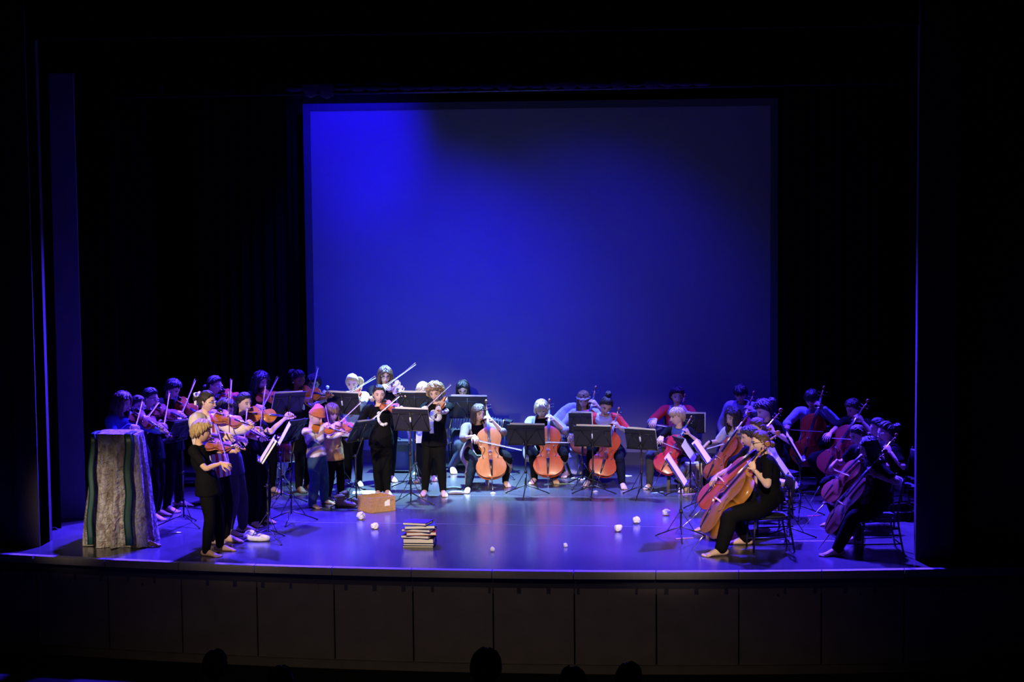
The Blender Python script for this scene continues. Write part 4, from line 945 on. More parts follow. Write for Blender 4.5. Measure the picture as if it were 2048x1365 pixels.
s=Person('person in black tee at the stage edge with violin, printed white motif on the chest','person in black tee at the stage edge',[(440,1103),(413,1113)],(404,864),yaw=84,hy=100,hp=12,skin=1)
s.prints=[([blob(.02,.02,.02,.03),blob(.04,-.0,.02,.024)],PRINT,'shirt_print'),([blob(.0,-.09,.02,.014)],PRINT,'shirt_print')]
play_violin(s,(414,886),(492,900),((459,938),(434,853)),color=(.26,.07,.02),tilt=30,size=.53,poleR=-Z*1.0-dirv(84)*.35); s.finish(dict(c='dblond',curl=1.0,vol=.12,n=110),TEE,TR)
s=Person('person in black with hair clip and wristwatch, violin pointing down to the right','person with the hair clip',[(486,1064),(457,1071)],(451,820),yaw=82,hp=18)
play_violin(s,(463,845),(543,884),((488,886),(494,818)),color=(.24,.06,.03),tilt=30); s.finish(dict(c='dark',curl=1.1,vol=.10,tie='low',loose=True,bun=.04,n=110),(NAVY,.9,.016,-.1),(JEAN,1.85,.018,1.2),[band(BLACK,'L',r=.026,w=.02),lambda s,p,o,off,*a:(lambda mb:(mb.add(tube([v3(.03,.04,.122)*s.hs@s.ax+s.H,v3(-.05,.03,.115)*s.hs@s.ax+s.H,v3(-.085,.02,.075)*s.hs@s.ax+s.H],[.005]*3,6)),off(mb),build(mb,'hair_clip',METAL,p)))(MB())])
s=Person('person in black tee and wide trousers holding a bright orange violin level, face on','person with level bright violin and wide trousers',[(525,1046),(503,1052)],(488,806),yaw=58,hp=8)
play_violin(s,(493,828),(593,835),((519,866),(531,772)),color=(.48,.15,.02),tilt=62,hand_fr=.83); s.finish(dict(c='black',tie='low',tail=.22,vol=.04,n=100),TEE,(BLACK,1.62,.03,1.9))
s=Person('person in black half hidden in shadow behind the level violin, bowing an orange violin','person in shadow behind a tilted stand',[(543,985),(522,991)],(522,763),yaw=50,hp=16)
play_violin(s,(514,788),(582,802),((522,822),(556,755)),color=(.44,.13,.02),tilt=56,dT=-.10); s.finish(H_LONG('black',len=.26,curl=1.1,vol=.12),TEE,TR)
s=Person('person in black tee with pale oval print and pearl earrings, looking down along a violin','person with pearl earrings',[(615,979),(598,984)],(597,760),yaw=48,hp=18,skin=2)
s.prints=[([blob(.01,-.02,.026,.04,.2)],PRINT,'shirt_print'),([blob(-.06,.0,.03,.045,-.3)],PRINT,'shirt_print')]
play_violin(s,(597,784),(668,792),((620,806),(636,736)),color=(.48,.15,.02),tilt=60,hand_fr=.86); s.finish(dict(c='black',tie='bun',bun=.05,curl=.8,vol=.05),TEE,TR,[earring])
s=Person('person in black with glasses seated at the drums behind the violins, holding a mallet','person at the drums',[(632,958),(618,960)],(627,768),yaw=10,hp=12,dy=.3,seat=.52,ht=1.5); s.glasses=True
s.wR=(at(652,800,s.H[1]-.25),Z*.8+v3(.1,-.3,0),v3(-1,0,.1),.9)
DRUMMER=s; s.finish(dict(c='black',curl=1.1,vol=.1),TEE,TR)
s=Person('person in orange beanie, striped top and denim overalls playing a small violin','person in the orange beanie',[(649,1008),(625,1016)],(631,834),yaw=62,hy=72,hp=22,hs=.98)
play_violin(s,(626,850),(697,868),((658,852),(651,812)),color=(.46,.13,.025),tilt=40,size=.49,blen=.50,hand_fr=.84,poleR=-Z*.9-dirv(62)*.5); s.finish(None,(STRIPE,1.95,.015,-.02),(DENIM,1.9,.022,1.15),[bib(DENIM),beanie(ORANGE)])
s=Person('person in yellow and brown patterned tee playing violin beside the orange beanie','person in the patterned tee',[(682,999),(656,1003)],(664,826),yaw=48,hy=40,hp=18,hs=.98)
play_violin(s,(676,843),(722,866),((672,852),(722,805)),color=(.40,.10,.03),tilt=45,size=.43,blen=.5,dT=-.12); s.finish(dict(c='lbrown',len=.11,bangs=True,vol=.06,n=100),(CAMO,.75,.02,-.14,1.2),TR)
s=Person('person in white and orange loose shirt with ponytail, behind the wide black stand','person in white and orange shirt',[(718,971),(696,968)],(704,767),yaw=8,hp=16)
play_violin(s,(706,784),(721,803),((692,790),(751,756)),color=(.34,.09,.03),tilt=40,dT=-.14); s.finish(dict(c='blond',tie='side',tail=.20,loose=False,vol=.04),(PATCHW,1.2,.026,-.1,1.6),TR)
s=Person('person in black with glasses at the rear, bow lifted high against the blue screen','person with bow lifted high',[(782,962),(768,963)],(770,752),yaw=18,hp=10); s.glasses=True
play_violin(s,(782,768),(812,795),((766,777),(832,729)),color=(.20,.09,.10),tilt=40,dT=-.10); s.finish(H_LONG('brown',len=.20,curl=.8,vol=.08),TEE,TR)
s=Person('person in black tee with white horn shaped print, standing behind the wooden box','person with the white horn print',[(774,990),(757,991)],(758,789),yaw=12,hy=18,hp=4,skin=0)
s.prints=[(stroke([(-.012,.055),(-.022,.02),(-.014,-.025),(.01,-.06),(.05,-.078)],[.016,.015,.015,.016,.018])+[blob(-.010,.068,.025,.024),blob(.070,-.068,.028,.018,.3)],PRINT,'shirt_print')]
play_violin(s,(763,808),(818,823),((724,857),(799,793)),color=(.30,.06,.02),tilt=36,size=.50); s.finish(dict(c='dark',tie='low',bun=.03,vol=.02),TEE,TR)
s=Person('person standing hidden behind a tilted stand, only pale hair and legs showing','person hidden behind a tilted stand',[(868,960),(840,963)],(846,783),yaw=0,hp=20); s.arms_default(); s.finish(H_LONG('blond',len=.12,n=80),TEE,TR)
s=Person('person in black tee with large white print and curly hair, bowing a small violin','person with the large white print',[(886,991),(850,990)],(871,786),yaw=8,hy=-4,hp=12,roll=6)
s.prints=[([blob(-.02,.03,.062,.065),blob(.025,.0,.05,.05)]+stroke([(-.05,.0),(-.058,-.05),(-.055,-.12),(-.052,-.19)],[.045,.030,.024,.026]),PRINT,'shirt_print'),([blob(-.0,.02,.016,.045,-.7)]+stroke([(-.03,-.03),(.0,.0)],[.010,.014]),EBONY,'shirt_print_mark')]
play_violin(s,(882,800),(880,828),((846,822),(902,770)),color=(.36,.09,.02),tilt=45,size=.50,blen=.52); s.finish(dict(c='dblond',curl=1.5,vol=.22,n=120),(BLACK,.7,.016,-.1,1.25),TR)
# accordion player
s=Person('person in dark clothes with glasses seated behind a stand with an accordion on the lap','accordion player',[(905,945),(952,940)],(926,778),yaw=4,hp=28,dy=.20,seat=.46,ht=1.66); s.glasses=True
s.wR=(at(893,862,s.base[1]+.02),-Z+s.f*.1,-s.L*-1,.3); s.poleR=-s.L*.9; s.wL=(at(1000,868,s.base[1]+.02),s.f*.4-Z*.3-s.L*.5,-s.L,.5)
s.finish(H_LONG('black',len=.26,n=80),(NAVY,.7,.018,-.1,1.1),(NAVY,1.85,.016,1.1)); ACC=s
chair(s,'black metal chair under the accordion player',back=True)

# ------------------------------------------------------------------ cellists
s=Person('person in open brown robe over black, seated with a large orange cello, head turned','person in the brown robe',[(1011,972),(937,984)],(957,827),yaw=10,hy=38,hp=8,dy=.34,seat=.40,ht=1.38)
play_cello(s,(984,956),(972,800),((948,880),(1044,901)),size=1.08,color=(.42,.11,.022),cdy=-.06); s.finish(H_LONG('brown',len=.13,n=90,part=.3),(BLACK,.7,.016,-.05),TR,[robe(BROWNC)]); S1=s
s=Person('person in grey robe with straight fringe, seated with an orange cello, looking down','person in the grey robe',[(1110,965),(1069,966)],(1083,818),yaw=2,hp=26,dy=.10,seat=.42,ht=1.42)
play_cello(s,(1096,952),(1099,798),((1060,884),(1149,886)),size=1.08,color=(.38,.048,.003),cdy=-.06); s.finish(dict(c='blond',bangs=True,len=.035,vol=.07,n=100),(BLACK,1.2,.016,-.05),TR,[robe(GREYR)]); S2=s
s=Person('person in a long pale veil with white flower headband, seated with a cello','person in the pale veil',[(1182,950),(1134,953)],(1167,800),yaw=2,hp=14,dy=.20,seat=.42,ht=1.5)
play_cello(s,(1163,908),(1192,772),((1128,868),(1204,875)),size=1.12,color=(.40,.08,.02)); s.finish(H_LONG('lbrown',len=.26,n=90),(VEILM,1.6,.022,-.1),(NAVY,1.85,.016,1.2),[veil(VEILM),floral]); S3=s
s=Person('person in red tunic with grey cowl and high bun, leaning over an orange cello','person in red tunic with high bun',[(1244,976),(1177,970)],(1212,812),yaw=4,hy=10,hp=30,roll=-12,dy=.34,seat=.42,ht=1.45,lean=.12,skin=1)
play_cello(s,(1200,951),(1238,815),((1138,880),(1218,894)),size=1.08,color=(.38,.046,.003),cdy=-.06); s.finish(dict(c='dark',tie='top',bun=.038,curl=1.0,vol=.08,n=110),(REDC,1.0,.022,-.12,1.2),TR,[cowl(GREYC),lambda s,p,o,off,torso,arm,leg,hips,knees,ank,k:(lambda mb:(mb.add(arm(s.SL,s.eL,s.wL[0],.010*k,1.9)),mb.add(arm(s.SR,s.eR,s.wR[0],.010*k,1.9)),off(mb),job(hjob('grey_sleeves',p),mb,.012,2,None,[GREYC])))(MB())]); S4=s
s=Person('person in red top with grey sleeves and hood seated behind the small red cello','person in red top with grey hood',[(1378,950),(1306,948)],(1354,793),yaw=0,hy=8,hp=6,dy=.20,seat=.44,ht=1.52)
play_cello(s,(1342,905),(1370,788),((1302,849),(1398,862)),size=1.15,color=(.30,.05,.02)); s.finish(dict(c='black',curl=.8,vol=.10,n=100),(REDC,.85,.022,-.12,1.15),TR,[cowl(GREYC,name='hood'),lambda s,p,o,off,torso,arm,leg,hips,knees,ank,k:(lambda mb:(mb.add(arm(s.SL,s.eL,s.wL[0],.010*k,1.9)),mb.add(arm(s.SR,s.eR,s.wR[0],.010*k,1.9)),off(mb),job(hjob('grey_sleeves',p),mb,.012,2,None,[GREYC])))(MB())]); S5=s
s=Person('small person in black with blue scarf playing a small red cello, head turned aside','small person with the red cello',[(1361,984),(1299,977)],(1354,834),yaw=-8,hy=-58,hp=6,dy=.30,seat=.36,ht=1.25,hs=.96)
play_cello(s,(1322,944),(1384,832),((1316,882),(1390,911)),size=.90,color=(.42,.012,.02)); s.finish(dict(c='blond',bangs=True,len=.0,vol=.08,n=100),TEE,(JEAN,1.7,.014,1.1),[cowl(cloth('scarf_blue',(.06,.09,.30)),.07)]); S6=s
s=Person('person in grey blue hoodie with glasses, seated with a cello against the screen','person in the grey blue hoodie',[(1504,952),(1450,953)],(1481,788),yaw=-20,hy=-12,hp=22,dy=.20,seat=.44,ht=1.55); s.glasses='m'
play_cello(s,(1463,925),(1509,783),None,size=1.18,color=(.34,.06,.02),cdy=-.09); s.finish(dict(c='black',bangs=True,vol=.08,n=90),(GREYC,2,.024,-.1),TR,[hood(GREYC)]); S7=s
s=Person('person in white tee and black wristband reaching wide with a cello bow','person in white tee',[(1437,998),(1410,980)],(1466,836),yaw=-48,hy=-42,hp=8,dy=.10,lean=.15,seat=.42,ht=1.45)
play_cello(s,(1415,962),(1500,825),((1409,899),(1449,888)),size=1.12,sgn=1,color=(.34,.075,.02),spin=-8); s.finish(H_LONG('dark',len=.20,curl=1.0,vol=.12,n=110),(WHITEC,.85,.018,-.1,1.2),TR,[band(BLACK,'R')]); S8=s
s=Person('person in black with curly bun bowing the head over a red cello','person in black with curly bun',[(1482,1008),(1450,1004)],(1527,820),yaw=-55,hp=26,dy=.0,lean=.20,seat=.46,ht=1.58)
play_cello(s,(1462,970),(1565,818),None,size=1.2,sgn=1,color=(.30,.05,.02)); s.finish(dict(c='dark',tie='bun',bun=.05,curl=1.1,vol=.12,loose=True,n=110),TEE,TR); S9=s
s=Person('person in pale top with smooth hair, almost hidden between two cellists','person in pale top between two cellists',[(1478,1035),(1450,1030)],(1515,856),yaw=-60,hp=14,dy=.0,lean=.15,seat=.44,ht=1.5)
play_cello(s,(1450,985),(1543,856),None,size=1.15,color=(.32,.06,.02)); s.finish(dict(c='brown',tie='low',bun=.03,vol=.03),(GREYC,.9,.016,-.1),TR); S10=s
s=Person('person in black tee with short dark hair, seated just beyond the front cellist','person just beyond the front cellist',[(1452,1068),(1425,1062)],(1499,874),yaw=-72,hp=14,dy=.0,lean=.20,seat=.46,ht=1.68,skin=1)
play_cello(s,(1398,1012),(1561,864),((1425,968),(1500,978)),size=1.2,color=(.34,.06,.02)); s.finish(dict(c='black',vol=.05,n=80),TEE,TR); S11=s
s=Person('person in black with glasses and bracelet, seated in profile with a brown cello','front cellist with bracelet',[(1443,1112),(1492,1090)],(1521,884),yaw=-78,hp=10,dy=.06,lean=.11,seat=.47,ht=1.70); s.glasses=True
play_cello(s,(1402,1062),(1540,885),None,size=1.22,color=(.30,.115,.018),hand_fr=.76); s.finish(dict(c='brown',tie='low',bun=.03,vol=.03),TEE,(BLACK,1.75,.024,1.3),[band(METAL,'L','bracelet',.026,.012)]); S12=s
s=Person('person in light blue sweater bowing an orange cello near the dark right wing','person in light blue sweater',[(1640,985),(1588,984)],(1623,799),yaw=-10,hp=24,dy=.30,seat=.44,ht=1.55)
play_cello(s,(1604,930),(1649,772),((1568,859),(1646,864)),size=1.18,color=(.46,.07,.012)); s.finish(dict(c='black',bangs=True,vol=.09,n=90),(LBLUE,1.95,.024,-.1),TR); S13=s
s=Person('person in black tee with dark red cello tilted far to the side','person with far tilted cello',[(1720,1000),(1668,1005)],(1706,818),yaw=-34,hy=-46,hp=22,dy=.16,lean=.15,seat=.44,ht=1.52)
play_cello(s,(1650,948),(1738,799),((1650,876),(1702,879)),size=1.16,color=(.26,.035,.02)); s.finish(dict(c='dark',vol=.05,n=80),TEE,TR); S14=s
s=Person('person in dark clothes leaning forward with bare arm, in the dim right corner','person leaning with bare arm',[(1700,1058),(1672,1052)],(1716,871),yaw=-64,hp=22,dy=.05,lean=.15,seat=.44,ht=1.5)
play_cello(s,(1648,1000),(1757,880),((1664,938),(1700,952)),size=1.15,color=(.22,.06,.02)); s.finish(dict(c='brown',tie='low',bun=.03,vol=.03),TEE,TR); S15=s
s=Person('person in black at the dim right front corner, back half turned, with a cello','person at the dim front corner',[(1676,1112),(1717,1088)],(1738,896),yaw=-80,hp=14,dy=.05,lean=.11,seat=.46,ht=1.64)
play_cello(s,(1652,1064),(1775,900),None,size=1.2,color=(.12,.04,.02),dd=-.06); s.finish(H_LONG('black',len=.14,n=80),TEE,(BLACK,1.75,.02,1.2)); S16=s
s=Person('person in shadow at far right, face edged with blue light','person in shadow at far right',[(1778,1018),(1762,1014)],(1756,856),yaw=-60,hy=-70,hp=10,dy=.05,lean=.25,seat=.40,ht=1.42); s.arms_default(); s.finish(dict(c='dark',tie='low',bun=.03),TEE,TR); S17=s
s=Person('person in black with glasses at far right, seated behind the dim front cellist','bespectacled person at far right',[(1776,1034),(1760,1030)],(1772,864),yaw=-72,hp=10,dy=.05,lean=.12,seat=.42,ht=1.5); s.glasses='m'
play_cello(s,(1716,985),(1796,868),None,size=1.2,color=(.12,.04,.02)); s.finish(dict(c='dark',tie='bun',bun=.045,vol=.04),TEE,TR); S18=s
run_jobs()
for q,lab in ((S3,'black chair under the person in the veil'),(S4,'black chair under the person in red tunic'),(S5,'black chair under the person in red with grey hood'),(S7,'black chair under the person in grey blue hoodie'),(S9,'black chair under the person with curly bun'),(S10,'black chair under the person in pale top'),(S11,'black chair just beyond the front cellist'),(S12,'black tubular metal chair carrying the front cellist'),(S13,'black chair under the person in light blue sweater'),(S14,'black chair under the person with far tilted cello'),(S15,'black chair under the person with bare arm in the corner'),(S16,'black chair at the dim right front corner'),(S17,'black chair of the person in shadow at far right'),(S18,'black chair of the bespectacled person at far right')):
    chair(q,lab,back=q in (S12,S16,S5,S13,S18),fwd=.05 if q in (S12,S16) else 0)
DK=mat('dark_stain',(.03,.025,.03),.5)
stool('pale wooden stool with white top under the person in the brown robe',(0,0),10,S1.seat,.145,c=v3(S1.P[0]-.03,S1.P[1],0))
stool('dark square stool under the person in the grey robe',(0,0),0,S2.seat,.145,DK,DK,c=v3(S2.P[0],S2.P[1],0))
stool('dark small stool under the small person with red cello',(0,0),0,S6.seat,.13,DK,DK,c=v3(S6.P[0],S6.P[1],0))
stool('pale wooden stool with white top under the person in white tee',(0,0),-48,S8.seat,.145,c=v3(S8.P[0],S8.P[1],0))
stool('black drum seat behind the violins',(0,0),0,DRUMMER.seat,.14,BMETAL,DK,c=v3(DRUMMER.P[0],DRUMMER.P[1],0))
# ------------------------------------------------------------------ music stands
stand('beside the white wristband violinist',(368,1052),(361,862),-112,34,rot=200,w=.40,edge=.05)
stand('in front of the person at the stage edge',(537,1083),(536,900),-76,32,rot=190,sheets=2,edge=.03)
stand('in front of the level violin',(583,1045),(587,862),-106,32,rot=150,edge=.085)
stand('at the back beside the drums',(563,1008),(577,806),-140,26,rot=20,w=.42,edge=.05)
stand('wide behind the orange beanie',(683,985),(686,807),165,16,rot=30,w=.46,clip=True)
stand('between the patterned tee and the horn print',(713,1014),(724,862),-120,32,rot=80,w=.40,edge=.05)
stand('in front of the horn print, low and level',(822,1008),(822,840),172,18,rot=100,clip=True)
stand('before the hidden person, tilted in the back row',(832,976),(831,806),180,18,rot=60)
stand('before the accordion player',(1010,954),(936,815),178,14,w=.52,h=.30,rot=60)
stand('between the brown and grey robes',(1052,992),(1052,870),180,14,w=.47,h=.26,rot=30)
stand('before the person in the veil',(1165,974),(1161,846),180,14,w=.30,h=.26,rot=10)
stand('before the red tunic cellist',(1186,993),(1185,873),176,14,w=.47,h=.26,rot=30,clip=True)
stand('standing free beside the small red cello',(1283,994),(1282,879),158,16,w=.42,h=.26,rot=20,clip=True)
stand('behind the small red cello',(1392,960),(1388,847),-172,14,w=.28,h=.26,rot=40)
stand('beside the small red cello facing the white tee',(1381,993),(1368,893),118,34,w=.42,h=.26,rot=60,sheets=1,edge=-.10)
stand('low near the scattered paper balls',(1362,1078),(1352,942),88,34,w=.44,h=.36,rot=35,sheets=1)
stand('between the front cellists, legs spread',(1400,1025),(1404,905),84,36,w=.40,h=.28,rot=10)
stand('behind the front cellist',(1600,1035),(1588,895),92,30,w=.42,h=.34,rot=25,sheets=1)
stand('beside the pale stool at the right',(1578,1080),(1573,948),86,34,w=.42,h=.36,rot=20,sheets=2)
stool('pale wooden stool standing empty beside the small red cello',(1387,983),20,.36,.085)
stool('pale tall stool behind the front metal chair',(1556,1030),40,.40,.12)

# ------------------------------------------------------------------ draped lectern
lc=floor_at(244,1088); LT=thing('draped_lectern','tall lectern draped in brown and silver patterned cloth with green ribbons','lectern',lc)
FAB=ramp_mat('brocade',[(.28,(.16,.11,.09)),(.44,(.34,.29,.25)),(.54,(.50,.47,.43)),(.61,(.27,.19,.15)),(.72,(.56,.53,.48))],.36,'noise',6.5,.5,'Z',False,bump=1.0,bscale=12,mscale=(1.5,1.5,.55)); GREEN=mat('green_ribbon',(.007,.055,.045),.4,0,.5,.2,12)
ztop=1.24; n=64; V=[];F=[]; zs=[ztop-.012,ztop,ztop-.004,ztop-.03]+[ztop*(1-i/14) for i in range(1,15)]
prof=[]
for k,z in enumerate(zs):
    for j in range(n):
        t=2*math.pi*j/n; c,s_=math.cos(t),math.sin(t); q=max(abs(c)/.225,abs(s_)/.20)*1.0; r=1/(max((abs(c)/.235)**6+(abs(s_)/.20)**6,1e-9))**(1/6)
        fl=0 if k<4 else (1-z/ztop); rr=r*(0.0 if k==0 else .97 if k==1 else 1.0)*(1+.32*fl**1.2)+ (fl*.05+.012*(k>3))*(math.sin(t*9+1.3*math.sin(t*3)+k*.12)+.5*math.sin(t*17+k*.2))
        V.append((lc[0]+c*rr*1.02,lc[1]+s_*rr,max(z+(.012*math.sin(t*7) if k==len(zs)-1 else 0),.004)))
for k in range(len(zs)-1):
    for j in range(n): F.append((k*n+j,(k+1)*n+j,(k+1)*n+(j+1)%n,k*n+(j+1)%n))
mb=MB(); mb.add((np.array(V),F)); build(mb,'cloth_drape',FAB,LT,True,lc)
for xo,w_ in ((-.225,.034),(.172,.044)):
    mb=MB(); P=[];
    for i,(z) in enumerate(np.linspace(ztop+.004,.05,14)):
        fl=max(1-z/ztop,0); P.append(lc+v3(xo*(1+.10*fl)+.01*math.sin(i*1.1),-(.205*(1+.32*fl**1.2)+.022+.070*fl),z))
    P=[lc+v3(xo,.0,ztop+.008),lc+v3(xo,-.17,ztop+.008)]+P
    mb.add(tube(P,[(w_,.004)]*len(P),6,up=Z)); build(mb,'green_ribbon',GREEN,LT,True,lc)
mb=MB(); cpos=lc+v3(.38,-.16,0)
for i in range(5): mb.add(tube(spline([cpos+v3(-.10+.03*i,.05-.02*i,.015),cpos+v3(-.03,.0,.07-.008*i),cpos+v3(.03+.01*i,-.03,.03),cpos+v3(.06,-.02+.03*i,.012)],8),[(.03,.006)]*8,6,up=Z))
build(mb,'cloth_corner',mat('gold_lining',(.34,.22,.10),.45,0,.5,.3,14),LT,True,lc)

# ------------------------------------------------------------------ wooden box, boots, books, paper balls
BOXW=mat('box_wood',(.44,.25,.115),.5,0,.45,.32,9,stretch=(1,8,8)); BOXL=mat('box_edge',(.55,.34,.16),.5)
bp=floor_at(755,1022); BX=thing('wooden_box','open wooden box with torn white paper label beside the boots','box',bp); yw=math.radians(-6)
bx,by=v3(math.cos(yw),math.sin(yw),0),v3(-math.sin(yw),math.cos(yw),0); yaw2=[bx,by,Z]; W_,D_,H_=.165,.135,.175
fl=floor_at(741,1027); fr_=floor_at(791,1021); fb=floor_at(720,1019)
bx=nrm(fr_-fl); by=np.cross(Z,bx); W_=np.linalg.norm(fr_-fl)/2; D_=.155; c=fl+bx*W_+by*D_; ax=[bx,by,Z]; t_=.008
for nm,cc,hh in (('front_panel',c-by*(D_-t_)+Z*H_/2,(W_,t_,H_/2)),('back_panel',c+by*(D_-t_)+Z*H_/2,(W_,t_,H_/2)),('side_panel',c-bx*(W_-t_)+Z*H_/2,(t_,D_-2*t_,H_/2)),('side_panel',c+bx*(W_-t_)+Z*H_/2,(t_,D_-2*t_,H_/2)),('bottom_panel',c+Z*.006,(W_-2*t_,D_-2*t_,.006))):
    mb=MB(); mb.add(box(cc,hh,ax)); build(mb,nm,BOXW,BX,False,bp)
mb=MB(); q=c-by*(D_+.0015)+bx*.06+Z*.10
mb.add(ngon_prism([q+bx*x+Z*z for x,z in ((-.038,-.036),(.034,-.036),(.034,.040),(.0,.036),(-.012,.024),(-.036,.018))],-by,.0015)); build(mb,'paper_label',PAPER,BX,False,bp)
mb=MB(); mb.add(tube([c-by*(D_+.001)+bx*x+Z*z for x,z in ((.105,.128),(.125,.134),(.145,.130))],[.002]*3,5)); build(mb,'pen_mark',EBONY,BX,True,bp)
BOOT=mat('boot_leather',(.17,.105,.07),.6,0,.4,.3,14,.3,40); SOLE=mat('boot_sole',(.035,.022,.015),.7); LACE=mat('boot_lace',(.06,.04,.03),.8)
def boot(px,yaw,lab):
    p=floor_at(*px); d=dirv(yaw); s_=np.cross(Z,d); T=thing('boot',lab,'boot',p,'pair of brown boots'); A=lambda mb,nm,m: build(mb,nm,m,T,True,p)
    mb=MB(); mb.add(tube(spline([p-d*.10+Z*.05,p-d*.06+Z*.055,p+d*.02+Z*.052,p+d*.09+Z*.045,p+d*.14+Z*.035],10),[(.036,.035),(.040,.042),(.040,.044),(.042,.042),(.042,.038),(.044,.033),(.045,.031),(.044,.029),(.038,.026),(.024,.018)],12,up=Z))
    mb.add(tube([p-d*.055+Z*.06,p-d*.060+Z*.10,p-d*.068+Z*.135],[(.040,.055),(.042,.054),(.048,.060)],12,up=d)); A(mb,'upper',BOOT)
    mb=MB(); mb.add(tube([p-d*.068+Z*.125,p-d*.070+Z*.145],[(.056,.068),(.054,.066)],12,up=d,rnd=False)); A(mb,'collar',BOOT)
    mb=MB(); mb.add(tube([p-d*.12+Z*.012,p-d*.05+Z*.012,p+d*.04+Z*.010,p+d*.11+Z*.010,p+d*.165+Z*.012],[(.036,.012),(.042,.012),(.042,.010),(.047,.010),(.026,.010)],12,up=Z)); A(mb,'sole',SOLE)
    mb=MB()
    for i in range(5):
        q=p+d*(.085-.028*i)+Z*(.080+.014*i); mb.add(rod(q-s_*.022,q+s_*.022+d*.012,.003,5)); mb.add(rod(q+s_*.022,q-s_*.022+d*.012,.003,5))
    A(mb,'laces',LACE); return T
boot((690,1016),78,'brown leather ankle boot beside the wooden box, laces facing front'); boot((700,1009),80,'brown leather ankle boot standing behind its pair')
def crumple(px,r,seed,lab):
    p=floor_at(*px); rg=np.random.RandomState(seed); V,F=ell((0,0,0),1.0,None,18,14); D=rg.normal(size=(26,3)); D/=np.linalg.norm(D,axis=1)[:,None]; off=rg.uniform(.78,1.0,26)
    for i,x in enumerate(V):
        q=x/np.linalg.norm(x); V[i]=q*min(1.08,min(o/max(q@d,1e-3) for o,d in zip(off,D) if q@d>.3) if any(q@d>.3 for d in D) else 1.0)*(1+.05*rg.normal())
    V=np.array(V)*r*v3(1.08,1,.92); V[:,2]-=V[:,2].min(); mb=MB(); mb.add((V,F)); o=build(mb,'paper_ball',mat('crumpled_paper',(.66,.65,.60),.85,0,.2,.12,30,.5,50),None,False); o.location=tuple(p); tag(o,lab,'paper ball','crumpled paper balls on the floor')
for px,r,sd,lab in (((722,1040),.052,1,'large crumpled white paper ball beside the wooden box'),((749,1059),.043,2,'crumpled white paper ball between the box and the books'),((985,1104),.026,3,'tiny crumpled white paper ball near the stage edge, right of the books'),((1131,1095),.024,4,'smallest crumpled white paper ball alone near the stage edge'),((1237,1064),.044,5,'crumpled white paper ball, nearer the edge of the close pair'),((1273,1048),.043,6,'crumpled white paper ball, farther back of the close pair'),((1333,1032),.044,7,'crumpled white paper ball beside the low music stand')): crumple(px,r,sd,lab)
# book pile: (x,y centre offset, half width, half depth, thickness, yaw, cover)
bk=floor_at(836,1096); z=0.0; covers={'black':(.015,.013,.014),'navy':(.02,.02,.09),'blue':(.02,.06,.16),'red':(.30,.05,.03),'purple':(.035,.02,.12)}
for i,(xo,yo,hw,hd,th,yw,cv,lab) in enumerate(((-.005,0,.170,.115,.022,3,'black','black hardback at the very bottom of the book pile'),(.005,0,.170,.115,.024,1,'navy','dark blue hardback second from the bottom of the book pile'),(.0,.005,.168,.115,.052,2,'black','thickest black hardback in the lower half of the book pile'),(-.02,.0,.160,.110,.034,-7,'black','black hardback in the middle of the book pile'),(.022,.0,.165,.112,.036,9,'red','red hardback jutting out of the book pile'),(-.005,.0,.165,.112,.032,-9,'black','thin black hardback above the red one in the pile'),(.0,.01,.168,.115,.036,11,'blue','teal blue hardback second from the top of the pile'),(-.02,.02,.135,.115,.030,-10,'purple','dark violet hardback lying on top of the book pile'))):
    a=math.radians(yw); X=v3(math.cos(a),math.sin(a),0); Y=np.cross(Z,X); c=bk+v3(xo,yo+.10,z); ax=[X,Y,Z]; T=thing('book',lab,'book',c,'pile of hardback books'); cm=mat('cover_'+cv,covers[cv],.55,0,.4,.1,20)
    for zz,nm in ((.0025,'back_cover'),(th-.0025,'front_cover')): mb=MB(); mb.add(box(c+Z*zz,(hw,hd,.0025),ax)); build(mb,nm,cm,T,False,c)
    mb=MB(); mb.add(tube([c+Y*(hd)+Z*th/2-X*hw,c+Y*(hd)+Z*th/2+X*hw],[(.006,th/2)]*2,8,up=Z,rnd=False)); build(mb,'spine',cm,T,False,c)
    mb=MB(); mb.add(box(c+Z*th/2-Y*.002,(hw-.008,hd-.006,th/2-.005),ax)); build(mb,'pages',mat('page_block',(.72,.66,.54),.8,0,.2,.15,3,stretch=(1,1,300)),T,False,c); z+=th+.0006
# ------------------------------------------------------------------ small things on the floor
hp=floor_at(512,1082); HT=thing('white_cap','white cloth cap lying on its side near the front stand','cap',hp); mb=MB()
Wm=cloth('cap_white',(.62,.62,.56)); mb.add(tube(spline([hp+v3(-.10,.02,.05),hp+v3(-.06,.06,.05),hp+v3(.02,.05,.045),hp+v3(.12,.0,.035),hp+v3(.14,-.03,.03),hp+v3(.05,-.06,.03),hp+v3(-.07,-.05,.04),hp+v3(-.10,.02,.05)],22),[(.030,.028)]*22,8,up=Z)); build(mb,'crown',Wm,HT,True,hp)
mb=MB(); mb.add(ell(hp+v3(.06,-.01,.022),(.105,.06,.02),None,14,8)); build(mb,'brim',Wm,HT,True,hp); mb=MB(); mb.add(tube(spline([hp+v3(-.12,-.03,.03),hp+v3(-.11,.01,.085),hp+v3(-.05,.03,.10),hp+v3(-.01,.0,.07)],9),[(.018,.014)]*9,8,up=Z)); build(mb,'folded_band',Wm,HT,True,hp)
def bar(name,a,b,r,m,lab,cat,flat=.5):
    A,B=floor_at(*a),floor_at(*b); d=nrm(B-A); mb=MB(); mb.add(tube([A+Z*r*flat,(A+B)/2+Z*r*flat,B+Z*r*flat],[(r,r*flat*.95)]*3,8,up=Z)); o=tag(build(mb,name,m,None),lab,cat); return o
